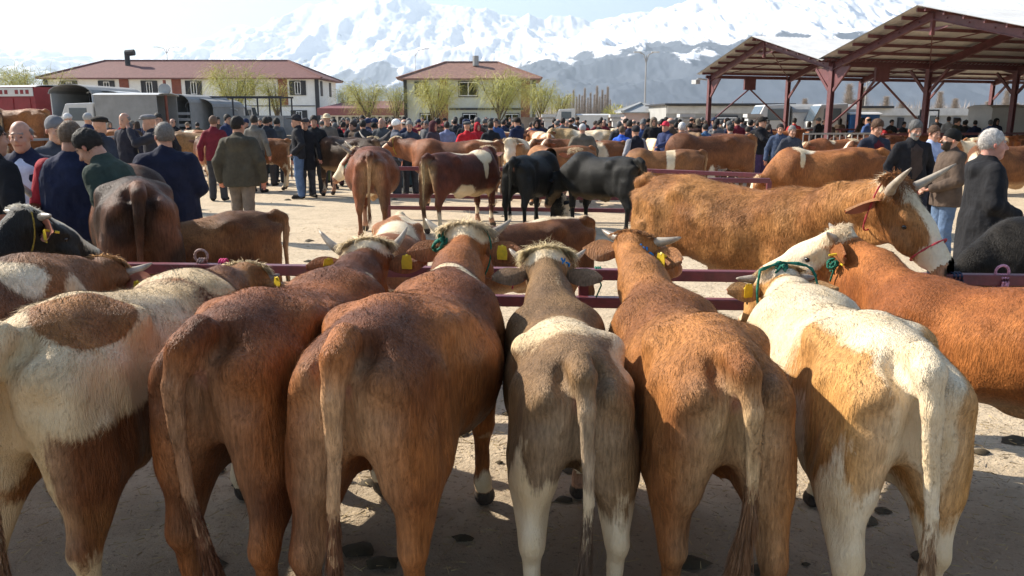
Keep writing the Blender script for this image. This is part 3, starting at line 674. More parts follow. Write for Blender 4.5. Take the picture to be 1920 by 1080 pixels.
    v.rc(B((-0.01,0,1.40)),B((-0.015,0,1.485)),0.10,0.074,0.07)
    if vest is None:
        for s, a, e, wv in arm: v.rc(a,e,0.066*p,0.060*p,0.05); v.rc(e,wv,0.061*p,0.050*p,0.02)
    if hood: v.rc(B((-0.10,-0.09,1.42)),B((-0.10,0.09,1.42)),0.06,0.06,0.04); v.ell(B((-0.115,0,1.38)),(0.055,0.11,0.10),0.04)
    if shirt is not None: v.ell(np.array(B((0.17,0,1.24))),(0.10,0.06,0.36),0.02,cut=True)
    finish(v, 'vest' if vest is not None else ('coat' if hem < 0.75 else 'jacket'), jacket, cloth or CLOTH, amp=0.016, sc=7.5)
    if vest is not None or shirt is not None:
        c2 = vest if vest is not None else shirt; v = Vol(lo, hi, h*1.1)
        v.rc(B((0.012,0,1.33)),B((0.012,0,1.0)),0.121*p,0.126*p,0.04,side=(0,1,0),ks=1.28); v.rc(B((-0.01,-0.12,1.40)),B((-0.01,0.12,1.40)),0.07,0.07,0.05); v.rc(B((0,0,1.40)),B((-0.005,0,1.475)),0.085,0.07,0.03)
        if vest is not None:
            for s, a, e, wv in arm: v.rc(a,e,0.068*p,0.056*p,0.035); v.rc(e,wv,0.055*p,0.045*p,0.02)
        finish(v, 'shirt', c2, amp=0.01)
    # head cover
    v = Vol(hc-0.24, hc+0.24, min(h, 0.012)*0.8)
    if hair in ('short','full','bald'):
        v.ell(H(-0.016,0,0.04),(0.103,0.083,0.103) if hair != 'bald' else (0.100,0.082,0.085),0.01,M=M)
        if hair == 'full': v.ell(H(-0.005,0,0.075),(0.09,0.078,0.075),0.02,M=M)
        v.ell(H(0.085 if hair != 'bald' else 0.06,0,-0.05 if hair != 'bald' else -0.01),(0.10,0.12,0.105),0.012,M=M,cut=True)
        if hair == 'bald': v.ell(H(0.02,0,0.125),(0.135,0.11,0.088),0.01,M=M,cut=True)
        v.ell(H(0.0,0,-0.15),(0.11,0.12,0.10),0.012,M=M,cut=True)
        ho = finish(v, 'hair', haircol, HAIRM, 0.006, 30)
        if h <= 0.011:
            n_ = len(ho.data.vertices); co = np.zeros(n_*3, np.float32); ho.data.vertices.foreach_get('co', co); co = co.reshape(-1,3); i = rng.integers(0, n_, 1500); q_ = co[i]; nn_ = nz(q_-hc)
            keep = nn_@U > -0.5; q_ = q_[keep]; nn_ = nn_[keep]; k_ = len(q_)
            hair_object('hair_strands', q_-nn_*0.003, nn_*0.45-F*0.35*(nn_@U)[:,None]-U*0.5+rng.normal(scale=0.25, size=(k_,3)), nn_, 0.012+0.02*rng.random(k_), np.full(k_,0.0022), np.array(haircol)*1.15, root, 2, 0.2, 0.0)
    elif hair in ('knit','cap','flatcap','hat'):
        if hair == 'flatcap': v.ell(H(0.0,0,0.092),(0.128,0.104,0.05),0.02,M=M); v.ell(H(0.10,0,0.062),(0.055,0.066,0.012),0.015,M=M)
        elif hair == 'hat': v.ell(H(-0.005,0,0.07),(0.16,0.15,0.012),0.02,M=M); v.ell(H(-0.005,0,0.11),(0.095,0.085,0.07),0.02,M=M)
        else: v.ell(H(-0.012,0,0.055),(0.108,0.088,0.098),0.01,M=M)
        if hair == 'cap': v.ell(H(0.125,0,0.055),(0.075,0.062,0.009),0.012,M=M)
        if hair != 'hat': v.ell(H(0.06,0,-0.055),(0.16,0.13,0.098),0.008,M=M,cut=True); v.ell(H(0,0,-0.10),(0.2,0.2,0.11),0.008,M=M,cut=True)
        finish(v, 'cap' if hair != 'hat' else 'hat', haircol, CLOTH, 0.002, 30)
    elif hair == 'scarf':
        v.ell(H(-0.01,0,0.03),(0.115,0.095,0.115),0.02,M=M); v.rc(H(-0.02,0,-0.03),H(-0.03,0,-0.13),0.10,0.10,0.03); v.ell(H(0.10,0,-0.015),(0.06,0.062,0.085),0.01,M=M,cut=True)
        finish(v, 'headscarf', haircol, CLOTH, 0.004, 14)
    return root
# ------------------------------------------------------------ ground
def ground_mat():
    m = bpy.data.materials.new('packed_earth'); m.use_nodes = True; n = m.node_tree.nodes; l = m.node_tree.links; p = n['Principled BSDF']
    p.inputs['Roughness'].default_value = 0.9; p.inputs['Specular IOR Level'].default_value = 0.2
    tc = n.new('ShaderNodeTexCoord')
    def noise(s, d, r=0.65):
        t = n.new('ShaderNodeTexNoise'); t.inputs['Scale'].default_value = s; t.inputs['Detail'].default_value = d; t.inputs['Roughness'].default_value = r; l.new(tc.outputs['Object'], t.inputs['Vector']); return t.outputs[0]
    def rmp(v, a, b, c=0, d=1):
        q = n.new('ShaderNodeMapRange'); q.inputs[1].default_value = a; q.inputs[2].default_value = b; q.inputs[3].default_value = c; q.inputs[4].default_value = d; l.new(v, q.inputs[0]); return q.outputs[0]
    def mx(f, a, b):
        x = n.new('ShaderNodeMix'); x.data_type = 'RGBA'
        for i, v in ((0,f),(6,a),(7,b)):
            if isinstance(v, tuple): x.inputs[i].default_value = (*v,1)
            else: l.new(v, x.inputs[i])
        return x.outputs[2]
    c = mx(rmp(noise(0.35,6), 0.35, 0.65), (0.60,0.485,0.34), (0.50,0.40,0.275))
    c = mx(rmp(noise(3.0,7,0.75), 0.45, 0.72), c, (0.40,0.32,0.22))
    c = mx(rmp(noise(38,4,0.7), 0.56, 0.68), c, (0.16,0.12,0.08))
    c = mx(rmp(noise(75,3,0.7), 0.60, 0.70), c, (0.62,0.54,0.42))
    # trodden, dung darkened strip where the tied animals stand (y 1.5 - 4.4 m)
    sx = n.new('ShaderNodeSeparateXYZ'); l.new(tc.outputs['Object'], sx.inputs[0])
    a = n.new('ShaderNodeMath'); a.operation = 'MULTIPLY_ADD'; l.new(noise(1.1,5), a.inputs[0]); a.inputs[1].default_value = 2.4; l.new(sx.outputs[1], a.inputs[2])
    c = mx(rmp(a.outputs[0], 4.3, 5.5, 0.7, 0.0), c, (0.19,0.135,0.085))
    l.new(c, p.inputs['Base Color'])
    b = n.new('ShaderNodeBump'); b.inputs['Distance'].default_value = 0.03; b.inputs['Strength'].default_value = 0.9
    s = n.new('ShaderNodeMath'); s.operation = 'ADD'; l.new(noise(9,8,0.72), s.inputs[0]); l.new(rmp(noise(60,3), 0, 1, 0, 0.35), s.inputs[1]); l.new(s.outputs[0], b.inputs['Height']); l.new(b.outputs[0], p.inputs['Normal'])
    return m
GM = ground_mat()
# one sheet: finely divided near the camera (undulating), reaching the mountains
xs = np.unique(np.concatenate([np.linspace(-14000,14000,29), np.linspace(-60,60,121), np.linspace(-6,6,97)])); ys = np.unique(np.concatenate([np.linspace(-3000,14500,25), np.linspace(-4,80,120), np.linspace(1.2,9,100)]))
XX, YY = np.meshgrid(xs, ys, indexing='ij'); P3 = np.stack([XX.ravel(), YY.ravel(), np.zeros(XX.size)], 1)
near = np.clip(1-np.hypot(P3[:,0], P3[:,1])/70, 0, 1)
P3[:,2] = -0.012*near + near*0.03*(fbm(P3, 0.9, 4, 2)-0.5)
nx, ny = len(xs), len(ys); ii, jj = np.meshgrid(np.arange(nx-1), np.arange(ny-1), indexing='ij'); b0 = (ii*ny+jj).ravel()
gme = np_mesh('ground', P3, [np.stack([b0, b0+ny, b0+ny+1, b0+1], 1)]); tag(link('ground', gme, GM), kind='structure')
# ------------------------------------------------------------ mountains
def rock_mat(name, rock, rock2, line, band, sc):
    m = bpy.data.materials.new(name); m.use_nodes = True; n = m.node_tree.nodes; l = m.node_tree.links; p = n['Principled BSDF']
    p.inputs['Roughness'].default_value = 0.85; p.inputs['Specular IOR Level'].default_value = 0.1
    tc = n.new('ShaderNodeTexCoord'); sx = n.new('ShaderNodeSeparateXYZ'); l.new(tc.outputs['Object'], sx.inputs[0])
    def noise(s, d, r, st=None):
        t = n.new('ShaderNodeTexNoise'); t.inputs['Scale'].default_value = s; t.inputs['Detail'].default_value = d; t.inputs['Roughness'].default_value = r
        if st:
            mp = n.new('ShaderNodeMapping'); mp.inputs['Scale'].default_value = st; l.new(tc.outputs['Object'], mp.inputs[0]); l.new(mp.outputs[0], t.inputs['Vector'])
        else: l.new(tc.outputs['Object'], t.inputs['Vector'])
        return t.outputs[0]
    def mth(op, a, b):
        q = n.new('ShaderNodeMath'); q.operation = op
        for i, v in enumerate((a,b)):
            if isinstance(v, (int,float)): q.inputs[i].default_value = v
            else: l.new(v, q.inputs[i])
        return q.outputs[0]
    at = n.new('ShaderNodeAttribute'); at.attribute_name = 'aux'; sa = n.new('ShaderNodeSeparateXYZ'); l.new(at.outputs['Vector'], sa.inputs[0])
    hgt = mth('ADD', sx.outputs[2], mth('MULTIPLY', mth('SUBTRACT', noise(sc*3, 7, 0.7, (1,0.35,0.25)), 0.5), band))
    hgt = mth('ADD', hgt, mth('MULTIPLY', sa.outputs[0], band*0.55))
    r = n.new('ShaderNodeMapRange'); r.inputs[1].default_value = line-25; r.inputs[2].default_value = line+25; l.new(hgt, r.inputs[0])
    g = n.new('ShaderNodeMapRange'); g.inputs[1].default_value = 0.62; g.inputs[2].default_value = 0.68; g.inputs[3].default_value = 1.0; g.inputs[4].default_value = 0.25; l.new(noise(sc*6, 8, 0.75, (1,0.5,0.3)), g.inputs[0])
    f = mth('MULTIPLY', r.outputs[0], g.outputs[0])
    mx0 = n.new('ShaderNodeMix'); mx0.data_type = 'RGBA'; l.new(noise(sc*2, 5, 0.6), mx0.inputs[0]); mx0.inputs[6].default_value = (*rock,1); mx0.inputs[7].default_value = (*rock2,1)
    mx = n.new('ShaderNodeMix'); mx.data_type = 'RGBA'; l.new(f, mx.inputs[0]); l.new(mx0.outputs[2], mx.inputs[6]); mx.inputs[7].default_value = (0.92,0.93,0.95,1)
    l.new(mx.outputs[2], p.inputs['Base Color']); return m
def mountain(name, prof, D, depth, m, amp, seed, nu=1300, nd=240, u0=-700, u1=2700):
    us = np.linspace(u0, u1, nu); ts = np.linspace(0, 1.35, nd); pu = np.array([p[0] for p in prof], float); pv = np.array([p[1] for p in prof], float)
    top = np.array([px(u, v, D).z for u, v in zip(us, np.interp(us, pu, pv))]); top = np.maximum(top, 30)
    d = D-depth+depth*ts; UU, DD = np.meshgrid(us, d, indexing='ij'); T = np.tile(ts, (nu,1)); X = (UU-960)/FPX*DD*0.978
    P = np.stack([X.ravel()/1000, DD.ravel()/1000, np.zeros(X.size)], 1)
    rn = fbm(P*np.array((1,0.5,1)), 1.15, 8, seed, True).reshape(X.shape); r2 = fbm(P*np.array((1,0.32,1)), 3.4, 7, seed+9, True).reshape(X.shape)
    shape = np.where(T <= 1, T**1.25, 1-(T-1)*1.4)
    env = np.clip(T*(1.25-T)*2.6, 0, 1)
    Z = top[:,None]*shape + amp*env*(rn-0.62)*2.0 + amp*0.5*env*(r2-0.6)*2 + np.exp(-((T-1)/0.08)**2)*amp*0.25*(r2-0.5)
    Z = np.where(T <= 0.001, -20, Z)
    V = np.stack([X.ravel(), DD.ravel(), Z.ravel()], 1); a, b = np.meshgrid(np.arange(nu-1), np.arange(nd-1), indexing='ij'); q = (a*nd+b).ravel()
    me = np_mesh(name, V, [np.stack([q, q+nd, q+nd+1, q+1], 1)]); at = me.attributes.new('aux', 'FLOAT_VECTOR', 'POINT')
    ax = np.zeros((len(V),3), np.float32); ax[:,0] = ((r2-0.6)*2.2).ravel(); at.data.foreach_set('vector', ax.ravel())
    tag(link(name, me, m), kind='structure')
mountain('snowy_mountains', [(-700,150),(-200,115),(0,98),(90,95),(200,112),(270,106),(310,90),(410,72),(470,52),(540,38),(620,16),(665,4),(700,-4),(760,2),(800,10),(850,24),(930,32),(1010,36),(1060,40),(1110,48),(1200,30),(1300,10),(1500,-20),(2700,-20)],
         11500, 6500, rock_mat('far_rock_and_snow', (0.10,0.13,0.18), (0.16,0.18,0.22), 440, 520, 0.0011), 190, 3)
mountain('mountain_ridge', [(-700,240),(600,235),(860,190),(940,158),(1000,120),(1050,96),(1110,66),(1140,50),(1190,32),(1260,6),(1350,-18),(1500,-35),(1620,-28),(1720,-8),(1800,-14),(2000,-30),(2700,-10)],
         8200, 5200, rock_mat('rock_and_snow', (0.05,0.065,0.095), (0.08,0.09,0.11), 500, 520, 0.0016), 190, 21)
# ------------------------------------------------------------ materials of the yard
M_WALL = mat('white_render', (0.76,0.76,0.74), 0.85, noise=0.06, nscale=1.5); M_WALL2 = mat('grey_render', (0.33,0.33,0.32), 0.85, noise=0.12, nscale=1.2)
M_ROOF = mat('roof_tiles', (0.17,0.08,0.072), 0.8, noise=0.2, nscale=2.5, stretch=(1,1,1), bump=0.03, bscale=8); M_ROOF2 = mat('terracotta_tiles', (0.24,0.135,0.105), 0.8, noise=0.3, nscale=3)
M_DARK = mat('dark_frame', (0.035,0.035,0.04), 0.6); M_PVC = mat('white_frame', (0.75,0.75,0.74), 0.4); M_GLASS = mat('window_glass', (0.06,0.08,0.10), 0.1, spec=0.8)
M_BROWN = mat('brown_cladding', (0.22,0.07,0.045), 0.7, noise=0.15, nscale=3); M_GREYROOF = mat('grey_sheet_roof', (0.30,0.31,0.31), 0.6, noise=0.1, nscale=4)
M_STEEL = mat('red_oxide_steel', (0.14,0.052,0.055), 0.5, spec=0.4, noise=0.22, nscale=5, bump=0.002, bscale=60); M_GALV = mat('galvanised_sheet', (0.55,0.55,0.54), 0.5, metal=0.2, noise=0.15, nscale=1.5)
M_RAIL = mat('painted_rail', (0.17,0.035,0.045), 0.42, spec=0.45, col2=(0.10,0.03,0.035), nscale=14, bump=0.002, bscale=40)
M_PIPE = mat('grey_pipe', (0.35,0.34,0.33), 0.5, metal=0.3); M_CANVAS = mat('grey_canvas', (0.25,0.25,0.245), 0.85, noise=0.12, nscale=2, bump=0.03, bscale=2)
M_WHITE = mat('white_body', (0.5,0.5,0.49), 0.5, noise=0.08, nscale=2); M_RED = mat('red_panel', (0.20,0.02,0.025), 0.55, noise=0.15, nscale=3); M_BLACK = mat('black_rubber', (0.02,0.02,0.02), 0.8)
M_BLUE = mat('blue_tarp', (0.05,0.16,0.42), 0.6, noise=0.15, nscale=3); M_STONE = mat('wall_stone', (0.24,0.19,0.15), 0.9, noise=0.2, nscale=3)
M_BARK = mat('bark', (0.12,0.09,0.06), 0.9, noise=0.3, nscale=6)
# ------------------------------------------------------------ buildings
def window(parent, x, y, z, w_, h_, shut=True, sx=1.0):
    m = MB(); f = 0.10
    m.box((x,y-0.03,z+h_/2+f/2-0.02),(w_+2*f,0.16,f)); m.box((x,y-0.03,z-h_/2-f/2+0.02),(w_+2*f,0.2,f))
    for s in (-1,1): m.box((x+s*(w_/2+f/2),y-0.03,z),(f,0.16,h_-0.05))
    if shut:
        for s in (-1,1): m.box((x+s*w_*0.34,y-0.015,z),(w_*0.30,0.05,h_-0.04))
    wo = m.build('window', M_DARK, parent)
    g = MB(); g.box((x,y+0.01,z),(w_,0.02,h_)); g.build('pane', M_GLASS, wo)
    g = MB(); ww = w_*0.36 if shut else w_
    for s in (-1,0,1): g.box((x+s*ww/2,y-0.05,z),(0.09,0.06,h_-0.1))
    for s in (-1,1): g.box((x,y-0.055,z+s*(h_/2-0.09)),(ww,0.06,0.09))
    g.build('frame', M_PVC, wo)
def hip_roof(x0, x1, y0, y1, ze, zr, ov, inset, th=0.16):
    m = MB(); x0 -= ov; x1 += ov; y0 -= ov; y1 += ov; ym = (y0+y1)/2
    E = [(x0,y0,ze),(x1,y0,ze),(x1,y1,ze),(x0,y1,ze)]; Rr = [(x0+inset,ym,zr),(x1-inset,ym,zr)]; L_ = [(a,b,c-th) for a,b,c in E]
    m.add(E+Rr+L_, [(0,1,5,4),(1,2,5),(2,3,4,5),(3,0,4),(6,7,1,0),(7,8,2,1),(8,9,3,2),(9,6,0,3),(9,8,7,6)])
    for a, b in ((E[0],Rr[0]),(E[1],Rr[1]),(E[2],Rr[1]),(E[3],Rr[0]),(Rr[0],Rr[1])): m.beam(Vector(a)+Vector((0,0,0.05)), Vector(b)+Vector((0,0,0.05)), 0.3, 0.18)
    return m
D1 = 111.0; xl = gx(85, D1, 7); xr = gx(593, D1, 7); ze = px(590, 147, D1).z; zr = px(500, 114, D1+6).z
b1 = thing('apartment_building', 'long two storey white building under a dark red hipped roof at the left', 'building', ((xl+xr)/2, D1, 0)); W1 = xr-xl
m = MB(); m.box((0,6,ze/2),(W1,12,ze)); m.build('wall', M_WALL, b1)
hip_roof(-W1/2, W1/2, 0, 12, ze+0.05, zr, 0.9, 6.2).build('roof', M_ROOF, b1)
m = MB()
for x in (-W1/2-0.02, W1/2+0.02): m.box((x,-0.05,ze/2),(0.5,0.3,ze-0.1))
m.box((0,-0.06,3.25),(W1-0.6,0.06,0.12)); m.build('corner_strip', M_DARK, b1)
c0 = (xl+xr)/2
for u in (130,200,280,363,462,558): window(b1, gx(u,D1,6)-c0, 0, px(u,165,D1).z, 2.0, 1.75)
for u in (200,280,363,558): window(b1, gx(u,D1,6)-c0, 0, 1.8, 2.0, 1.6)
for u in (233,331,530): m = MB(); m.box((gx(u,D1,6)-c0,-0.03,(3.3+ze)/2+0.0),(1.25,0.14,ze-3.45)); m.build('cladding_panel', M_BROWN, b1)
for yy in (2.6, 8.0):
    m = MB(); m.box((W1/2+0.03,yy,px(600,165,D1).z),(0.12,1.1,2.0)); m.build('side_window', M_DARK, b1)
chm = MB(); chm.tube([(gx(212,D1,9)-c0,4.2,zr-1.6),(gx(212,D1,9)-c0,4.2,zr+1.1)],0.35,10); chm.tube([(gx(214,D1,9)-c0-0.3,4.2,zr+0.9),(gx(214,D1,9)-c0+0.9,4.2,zr+1.0)],0.42,10)
chm.build('chimney', M_DARK, b1)
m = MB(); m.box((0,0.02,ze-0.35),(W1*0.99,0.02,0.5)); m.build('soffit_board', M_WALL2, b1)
D2 = 100.0; xl = gx(758, D2, 6); xr = gx(1003, D2, 6); W2 = xr-xl; ze2 = px(880,148,D2).z; zr2 = px(880,117,D2+5).z
b2 = thing('villa', 'smaller two storey pale building with terracotta hipped roof behind the willows', 'building', ((xl+xr)/2, D2, 0)); c0 = (xl+xr)/2
m = MB(); m.box((0,5,ze2/2),(W2,10,ze2)); m.build('wall', mat('pale_green_render', (0.50,0.52,0.46), 0.85, noise=0.06, nscale=1.5), b2)
hip_roof(-W2/2, W2/2, 0, 10, ze2+0.05, zr2, 0.8, 5.4).build('roof', M_ROOF2, b2)
m = MB(); m.box((2.0,-0.1,2.75),(9.0,0.3,0.25)); m.build('canopy_beam', M_DARK, b2)
for x in (-1,1): m = MB(); m.box((x*(W2/2-0.1),-0.06,ze2/2),(0.4,0.2,ze2-0.1)); m.build('corner_strip', M_DARK, b2)
window(b2, gx(878,D2,5)-c0, 0, px(878,167,D2).z, 2.2, 1.75, False)
for u in (790,950): window(b2, gx(u,D2,5)-c0, 0, px(878,167,D2).z, 1.4, 1.6)
for u in (800,880,960): window(b2, gx(u,D2,5)-c0, 0, 1.5, 1.6, 1.4, False)
for u in (831,985): m = MB(); m.box((gx(u,D2,5)-c0,-0.03,ze2/2),(1.1,0.14,ze2-0.4)); m.build('cladding_panel', M_BROWN, b2)
m = MB(); m.tube([(0.6,3.6,zr2-0.5),(0.6,3.6,zr2+0.7)],0.4,8); m.build('chimney', M_WALL2, b2)
D3 = 106.0; xl = gx(600,D3,3); xr = gx(756,D3,3); b3 = thing('shop_row', 'low one storey building with a plum red lean-to roof between the two houses', 'building', ((xl+xr)/2,D3,0)); W3 = xr-xl
zt = px(680,189,D3+6).z; zb = px(680,203,D3).z; m = MB(); m.box((0,4,zb/2-0.3),(W3,7,zb-0.6)); m.build('wall', M_WALL, b3)
m = MB(); m.add([(-W3/2-0.3,-0.5,zb),(W3/2+0.2,-0.5,zb),(W3/2+0.2,7,zt),(-W3/2+2.5,7,zt),(-W3/2-0.3,-0.5,zb-0.9),(W3/2+0.2,-0.5,zb-0.9)],[(0,1,2,3),(4,5,1,0)]); m.build('roof', mat('plum_roof', (0.19,0.07,0.075), 0.6, noise=0.15, nscale=2), b3)
m = MB()
for i in range(12): m.box((-W3/2+0.7+i*(W3-1.2)/11,0.42,1.0),(0.45,0.1,1.6))
m.build('shop_windows', M_DARK, b3)
D4 = 70.0; k = thing('grey_kiosk', 'small pinkish kiosk with a grey hipped sheet roof left of the pavilion', 'building', (gx(1208,D4,2),D4,0)); ze4 = px(1208,211,D4).z; zr4 = px(1208,194,D4+2).z; w4 = gx(1250,D4)-gx(1168,D4)
m = MB(); m.box((0,2,ze4/2),(w4-0.6,4,ze4)); m.build('wall', mat('pink_render', (0.48,0.36,0.33), 0.85), k); hip_roof(-w4/2+0.3,w4/2-0.3,0,4,ze4+0.05,zr4,0.35,2.0,0.1).build('roof', M_GREYROOF, k)
D5 = 62.0; zt = px(1350,197,D5).z; xl = gx(1250,D5,2); xr = gx(1480,D5,2); b5 = thing('storage_hall', 'long low flat roofed hall with dark bays behind the pavilion posts', 'building', ((xl+xr)/2,D5,0)); W5 = xr-xl
m = MB(); m.box((0,4.3,zt/2),(W5,8,zt)); m.build('wall', M_WALL2, b5); m = MB(); m.box((0,4,zt+0.06),(W5+0.5,9.2,0.12)); m.build('roof', M_DARK, b5)
m = MB(); m.box((0,0.24,zt-0.35),(W5-0.1,0.14,0.55)); m.build('fascia', M_GALV, b5); m = MB(); m.box((-W5/2+2.3,0.2,zt/2-0.55),(3.4,0.25,zt-1.2)); m.build('dark_bay', M_DARK, b5)
for i in range(4): window(b5, -W5/2+5.6+i*2.1-1.0, 0.2, zt-1.2, 1.5, 0.7, False)
xl = gx(1480,58,2); xr = gx(2150,58,2); zt = px(1600,203,58).z; b6 = thing('concrete_hall', 'long low grey concrete hall seen through the pavilion', 'building', ((xl+xr)/2,58,0)); W6 = xr-xl
m = MB(); m.box((0,4.3,zt/2),(W6,8,zt)); m.build('wall', M_WALL2, b6); m = MB(); m.box((0,0.22,zt-0.25),(W6-0.2,0.16,0.5)); m.build('fascia', M_GALV, b6); m = MB(); m.box((-W6/2+3.5,3.9,zt+0.08),(7.5,8.4,0.16)); m.build('roof', M_DARK, b6)
for i in range(7): m = MB(); m.box((-W6/2+4+i*4,0.15,zt/2-0.3),(0.35,0.3,zt-0.7)); m.build('pilaster', M_DARK, b6)
for i in (1,3): window(b6, -W6/2+6+i*4, 0.25, 1.5, 1.2, 1.5, False)
m = MB(); zw = px(1100,222,75).z; a = gx(962,75); b = gx(1252,75); m.box(((a+b)/2,75,zw/2),(b-a,0.3,zw)); m.box(((a+b)/2,75,zw+0.05),(b-a+0.1,0.42,0.1))
tag(m.build('boundary_wall', M_STONE), 'low brown boundary wall in front of the bare poplars', 'wall')
for i, (u, d) in enumerate(((1028,44),(1154,44),(1283,40),(1407,40))):
    z = px(u,220,d).z; m = MB(); m.box((0,0,z/2),(0.42,0.42,z)); m.box((0,0,z+0.08),(0.75,0.75,0.16)); m.box((0,0,z-0.12),(0.6,0.6,0.1))
    o = m.build('gate_post', M_WHITE); o.location = (gx(u,d),d,0); tag(o, ['white gate post leftmost of the row of four, before the brown wall','white gate post right of the bare poplars, second from left','white gate post just left of the pavilion corner','white gate post under the pavilion eave, rightmost of four'][i], 'post', 'white posts standing in the crowd')
# lamp masts
def mast(u, vt, d, label, arms, r=0.09):
    z = px(u, vt, d).z; t = thing('lamp_mast', label, 'lamp post', (gx(u,d,z),d,0)); m = MB(); m.tube([(0,0,0),(0,0,z)],[r,r*0.55],8); m.build('pole', M_PIPE, t)
    for s in arms:
        m = MB(); m.tube([(0,0,z-0.8),(s*0.5,0,z+0.1),(s*1.6,0,z+0.35)],0.05,6); m.build('arm', M_PIPE, t)
        m = MB(); m.box((s*1.9,0,z+0.36),(0.8,0.3,0.12)); m.build('lamp_head', M_GALV, t, bevel=0.03)
mast(312, 92, 150, 'double armed lamp mast above the long red roof', (-1,1)); mast(778, 96, 130, 'thin single lamp mast left of the villa roof', (1,), 0.06)
mast(1212, 104, 88, 'tall pale lamp mast in front of the dark mountain slope', (-0.5,0.5), 0.11); mast(1626, 150, 110, 'pale mast seen under the pavilion roof', (1,), 0.12)
t = thing('sign_pole', 'brown roadside pole with oval sign beside the grey canvas truck', 'sign', (gx(320,40),40,0)); z = px(320,150,40).z
m = MB(); m.tube([(0,0,0),(0,0,z)],0.07,8); m.build('pole', M_BROWN, t); m = MB(); m.tube([(0,-0.1,z-0.45),(0,0.02,z-0.45)],0.28,16); m.build('sign_plate', M_GREYROOF, t)
# ------------------------------------------------------------ trees
M_LEAF = mat('willow_leaf', (0.48,0.44,0.13), 0.7, col2=(0.34,0.35,0.10), nscale=0.8); M_TWIG = mat('bare_twig', (0.36,0.31,0.27), 0.9, noise=0.3, nscale=0.5)
def ribbons(name, P, D, L, W, mt, parent, segs=3, droop=0.5):
    V, Q, k = strands(P, D, L, W, segs, droop); o = link(name, np_mesh(name, V, [Q], False), mt, parent); return o
def willow(u, d, vt, wpx, label, n=2600, seed=0):
    n = int(n*0.6)
    g = np.random.default_rng(seed+5); H = px(u, vt, d).z; Rr = wpx/2/FPX*d; t = thing('willow', label, 'tree', (gx(u,d,H/2),d,0), 0, 'willows coming into leaf'); m = MB(); tips = []
    m.tube([(0,0,0),(0.05,0,H*0.18),(0,0.05,H*0.34)],[0.20,0.16,0.13],7)
    for i in range(11):
        a = g.uniform(0,6.28); o = g.uniform(0.35,0.85); z0 = H*g.uniform(0.15,0.34); p = [Vector((0,0,z0))]
        for q in (0.35,0.7,1.0): p.append(Vector((math.cos(a)*Rr*o*q**0.8, math.sin(a)*Rr*o*q**0.8, z0+(H*g.uniform(0.78,0.93)-z0)*q**0.75)))
        m.tube(p,[0.09,0.06,0.035,0.015],5)
        for q in np.linspace(0.25,1,14):
            k = q*3; j = min(int(k),2); tips.append(np.array(p[j].lerp(p[j+1],k-j)))
    m.build('trunk', M_BARK, t); tips = np.array(tips); i = g.integers(0,len(tips),n); P = tips[i]+g.normal(scale=(0.12*Rr,0.12*Rr,0.05*H),size=(n,3)); P[:,2] = np.minimum(P[:,2], H*0.97)
    D = nz(P*np.array((1,1,0))/Rr*0.8+g.normal(scale=0.5,size=(n,3))+np.array((0,0,0.9))); global rng; s_ = rng; rng = g
    ribbons('crown', P, D, H*0.36*(0.3+g.random(n)), np.full(n,0.022+0.0002*d), M_LEAF, t, 5, 2.6); rng = s_
    return t
for i, (u,d,vt,wp,n,lb) in enumerate(((62,80,118,150,2600,'yellow green willow at the far left behind the trucks'),(438,82,122,120,2600,'loose yellow green willow before the middle of the long building'),(520,84,140,50,900,'slim willow at the right end of the long building'),
    (690,96,150,105,2200,'rounded willow rising behind the low plum roof'),(742,100,158,60,1100,'small willow beside the left corner of the villa'),(648,112,160,40,700,'narrow willow in the gap right of the long building'),
    (815,78,140,110,2600,'willow in front of the left half of the villa'),(935,76,132,110,2800,'willow in front of the right half of the villa'),(1015,92,150,80,1700,'pale willow just right of the villa'),
    (1050,120,170,60,1000,'thin willow between the villa and the bare poplars'),(975,105,150,70,1200,'willow peeping past the right corner of the villa'))): willow(u,d,vt,wp,lb,n,i)
# round shrub
g = np.random.default_rng(4); n = 1500; t = thing('green_shrub', 'round yellow green shrub left of the small kiosk', 'shrub', (gx(1152,90),90,0)); m = MB(); m.tube([(0,0,0),(0,0,1.5)],0.1,6); m.build('stem', M_BARK, t)
P = g.normal(size=(n,3)); P = nz(P)*g.random((n,1))**0.4*np.array((1.6,1.4,1.4))+np.array((0,0,1.7)); ribbons('foliage', P, P-np.array((0,0,1.0)), np.full(n,0.3), np.full(n,0.06), M_LEAF, t)
def poplar(u, d, vt, label, first=None, group='bare poplars in a row'):
    H = px(u, vt, d).z
    if first is None:
        t = thing('poplar', label, 'tree', (gx(u,d,H/2),d,0), 0, group); m = MB(); m.tube([(0,0,0),(0,0,6),(0,0,9.6)],[0.12,0.06,0.01],6); m.build('trunk', M_BARK, t); n = 2600
        z = 1.0+8.6*rng.random(n); P = np.stack([rng.normal(scale=0.08,size=n),rng.normal(scale=0.08,size=n),z],1); a = rng.random(n)*6.28
        D = np.stack([np.cos(a)*0.5,np.sin(a)*0.5,np.ones(n)],1)+rng.normal(scale=0.15,size=(n,3)); ribbons('crown', P, D, (0.5+1.7*rng.random(n))*np.clip(1.25-z/10,0.3,1), np.full(n,0.03), M_TWIG, t, 3, -0.4)
    else: t = copy_tree(first)
    t.location = (gx(u,d,H/2),d,0); t.scale = (H/10*1.25,H/10*1.25,H/10); t['label'] = label; t['group'] = group; t.rotation_euler.z = u; return t
W_ = ['leftmost','second','third','fourth','fifth','sixth','seventh','eighth','rightmost']
p0_ = poplar(1064,230,176,'bare brown poplar, leftmost of the row at the mountain foot')
for i, (u,v) in enumerate(((1075,168),(1086,176),(1096,164),(1107,173),(1119,160),(1129,167),(1139,161))): poplar(u,230,v,'bare brown poplar, %s from the left in the row at the mountain foot' % W_[i+1], p0_)
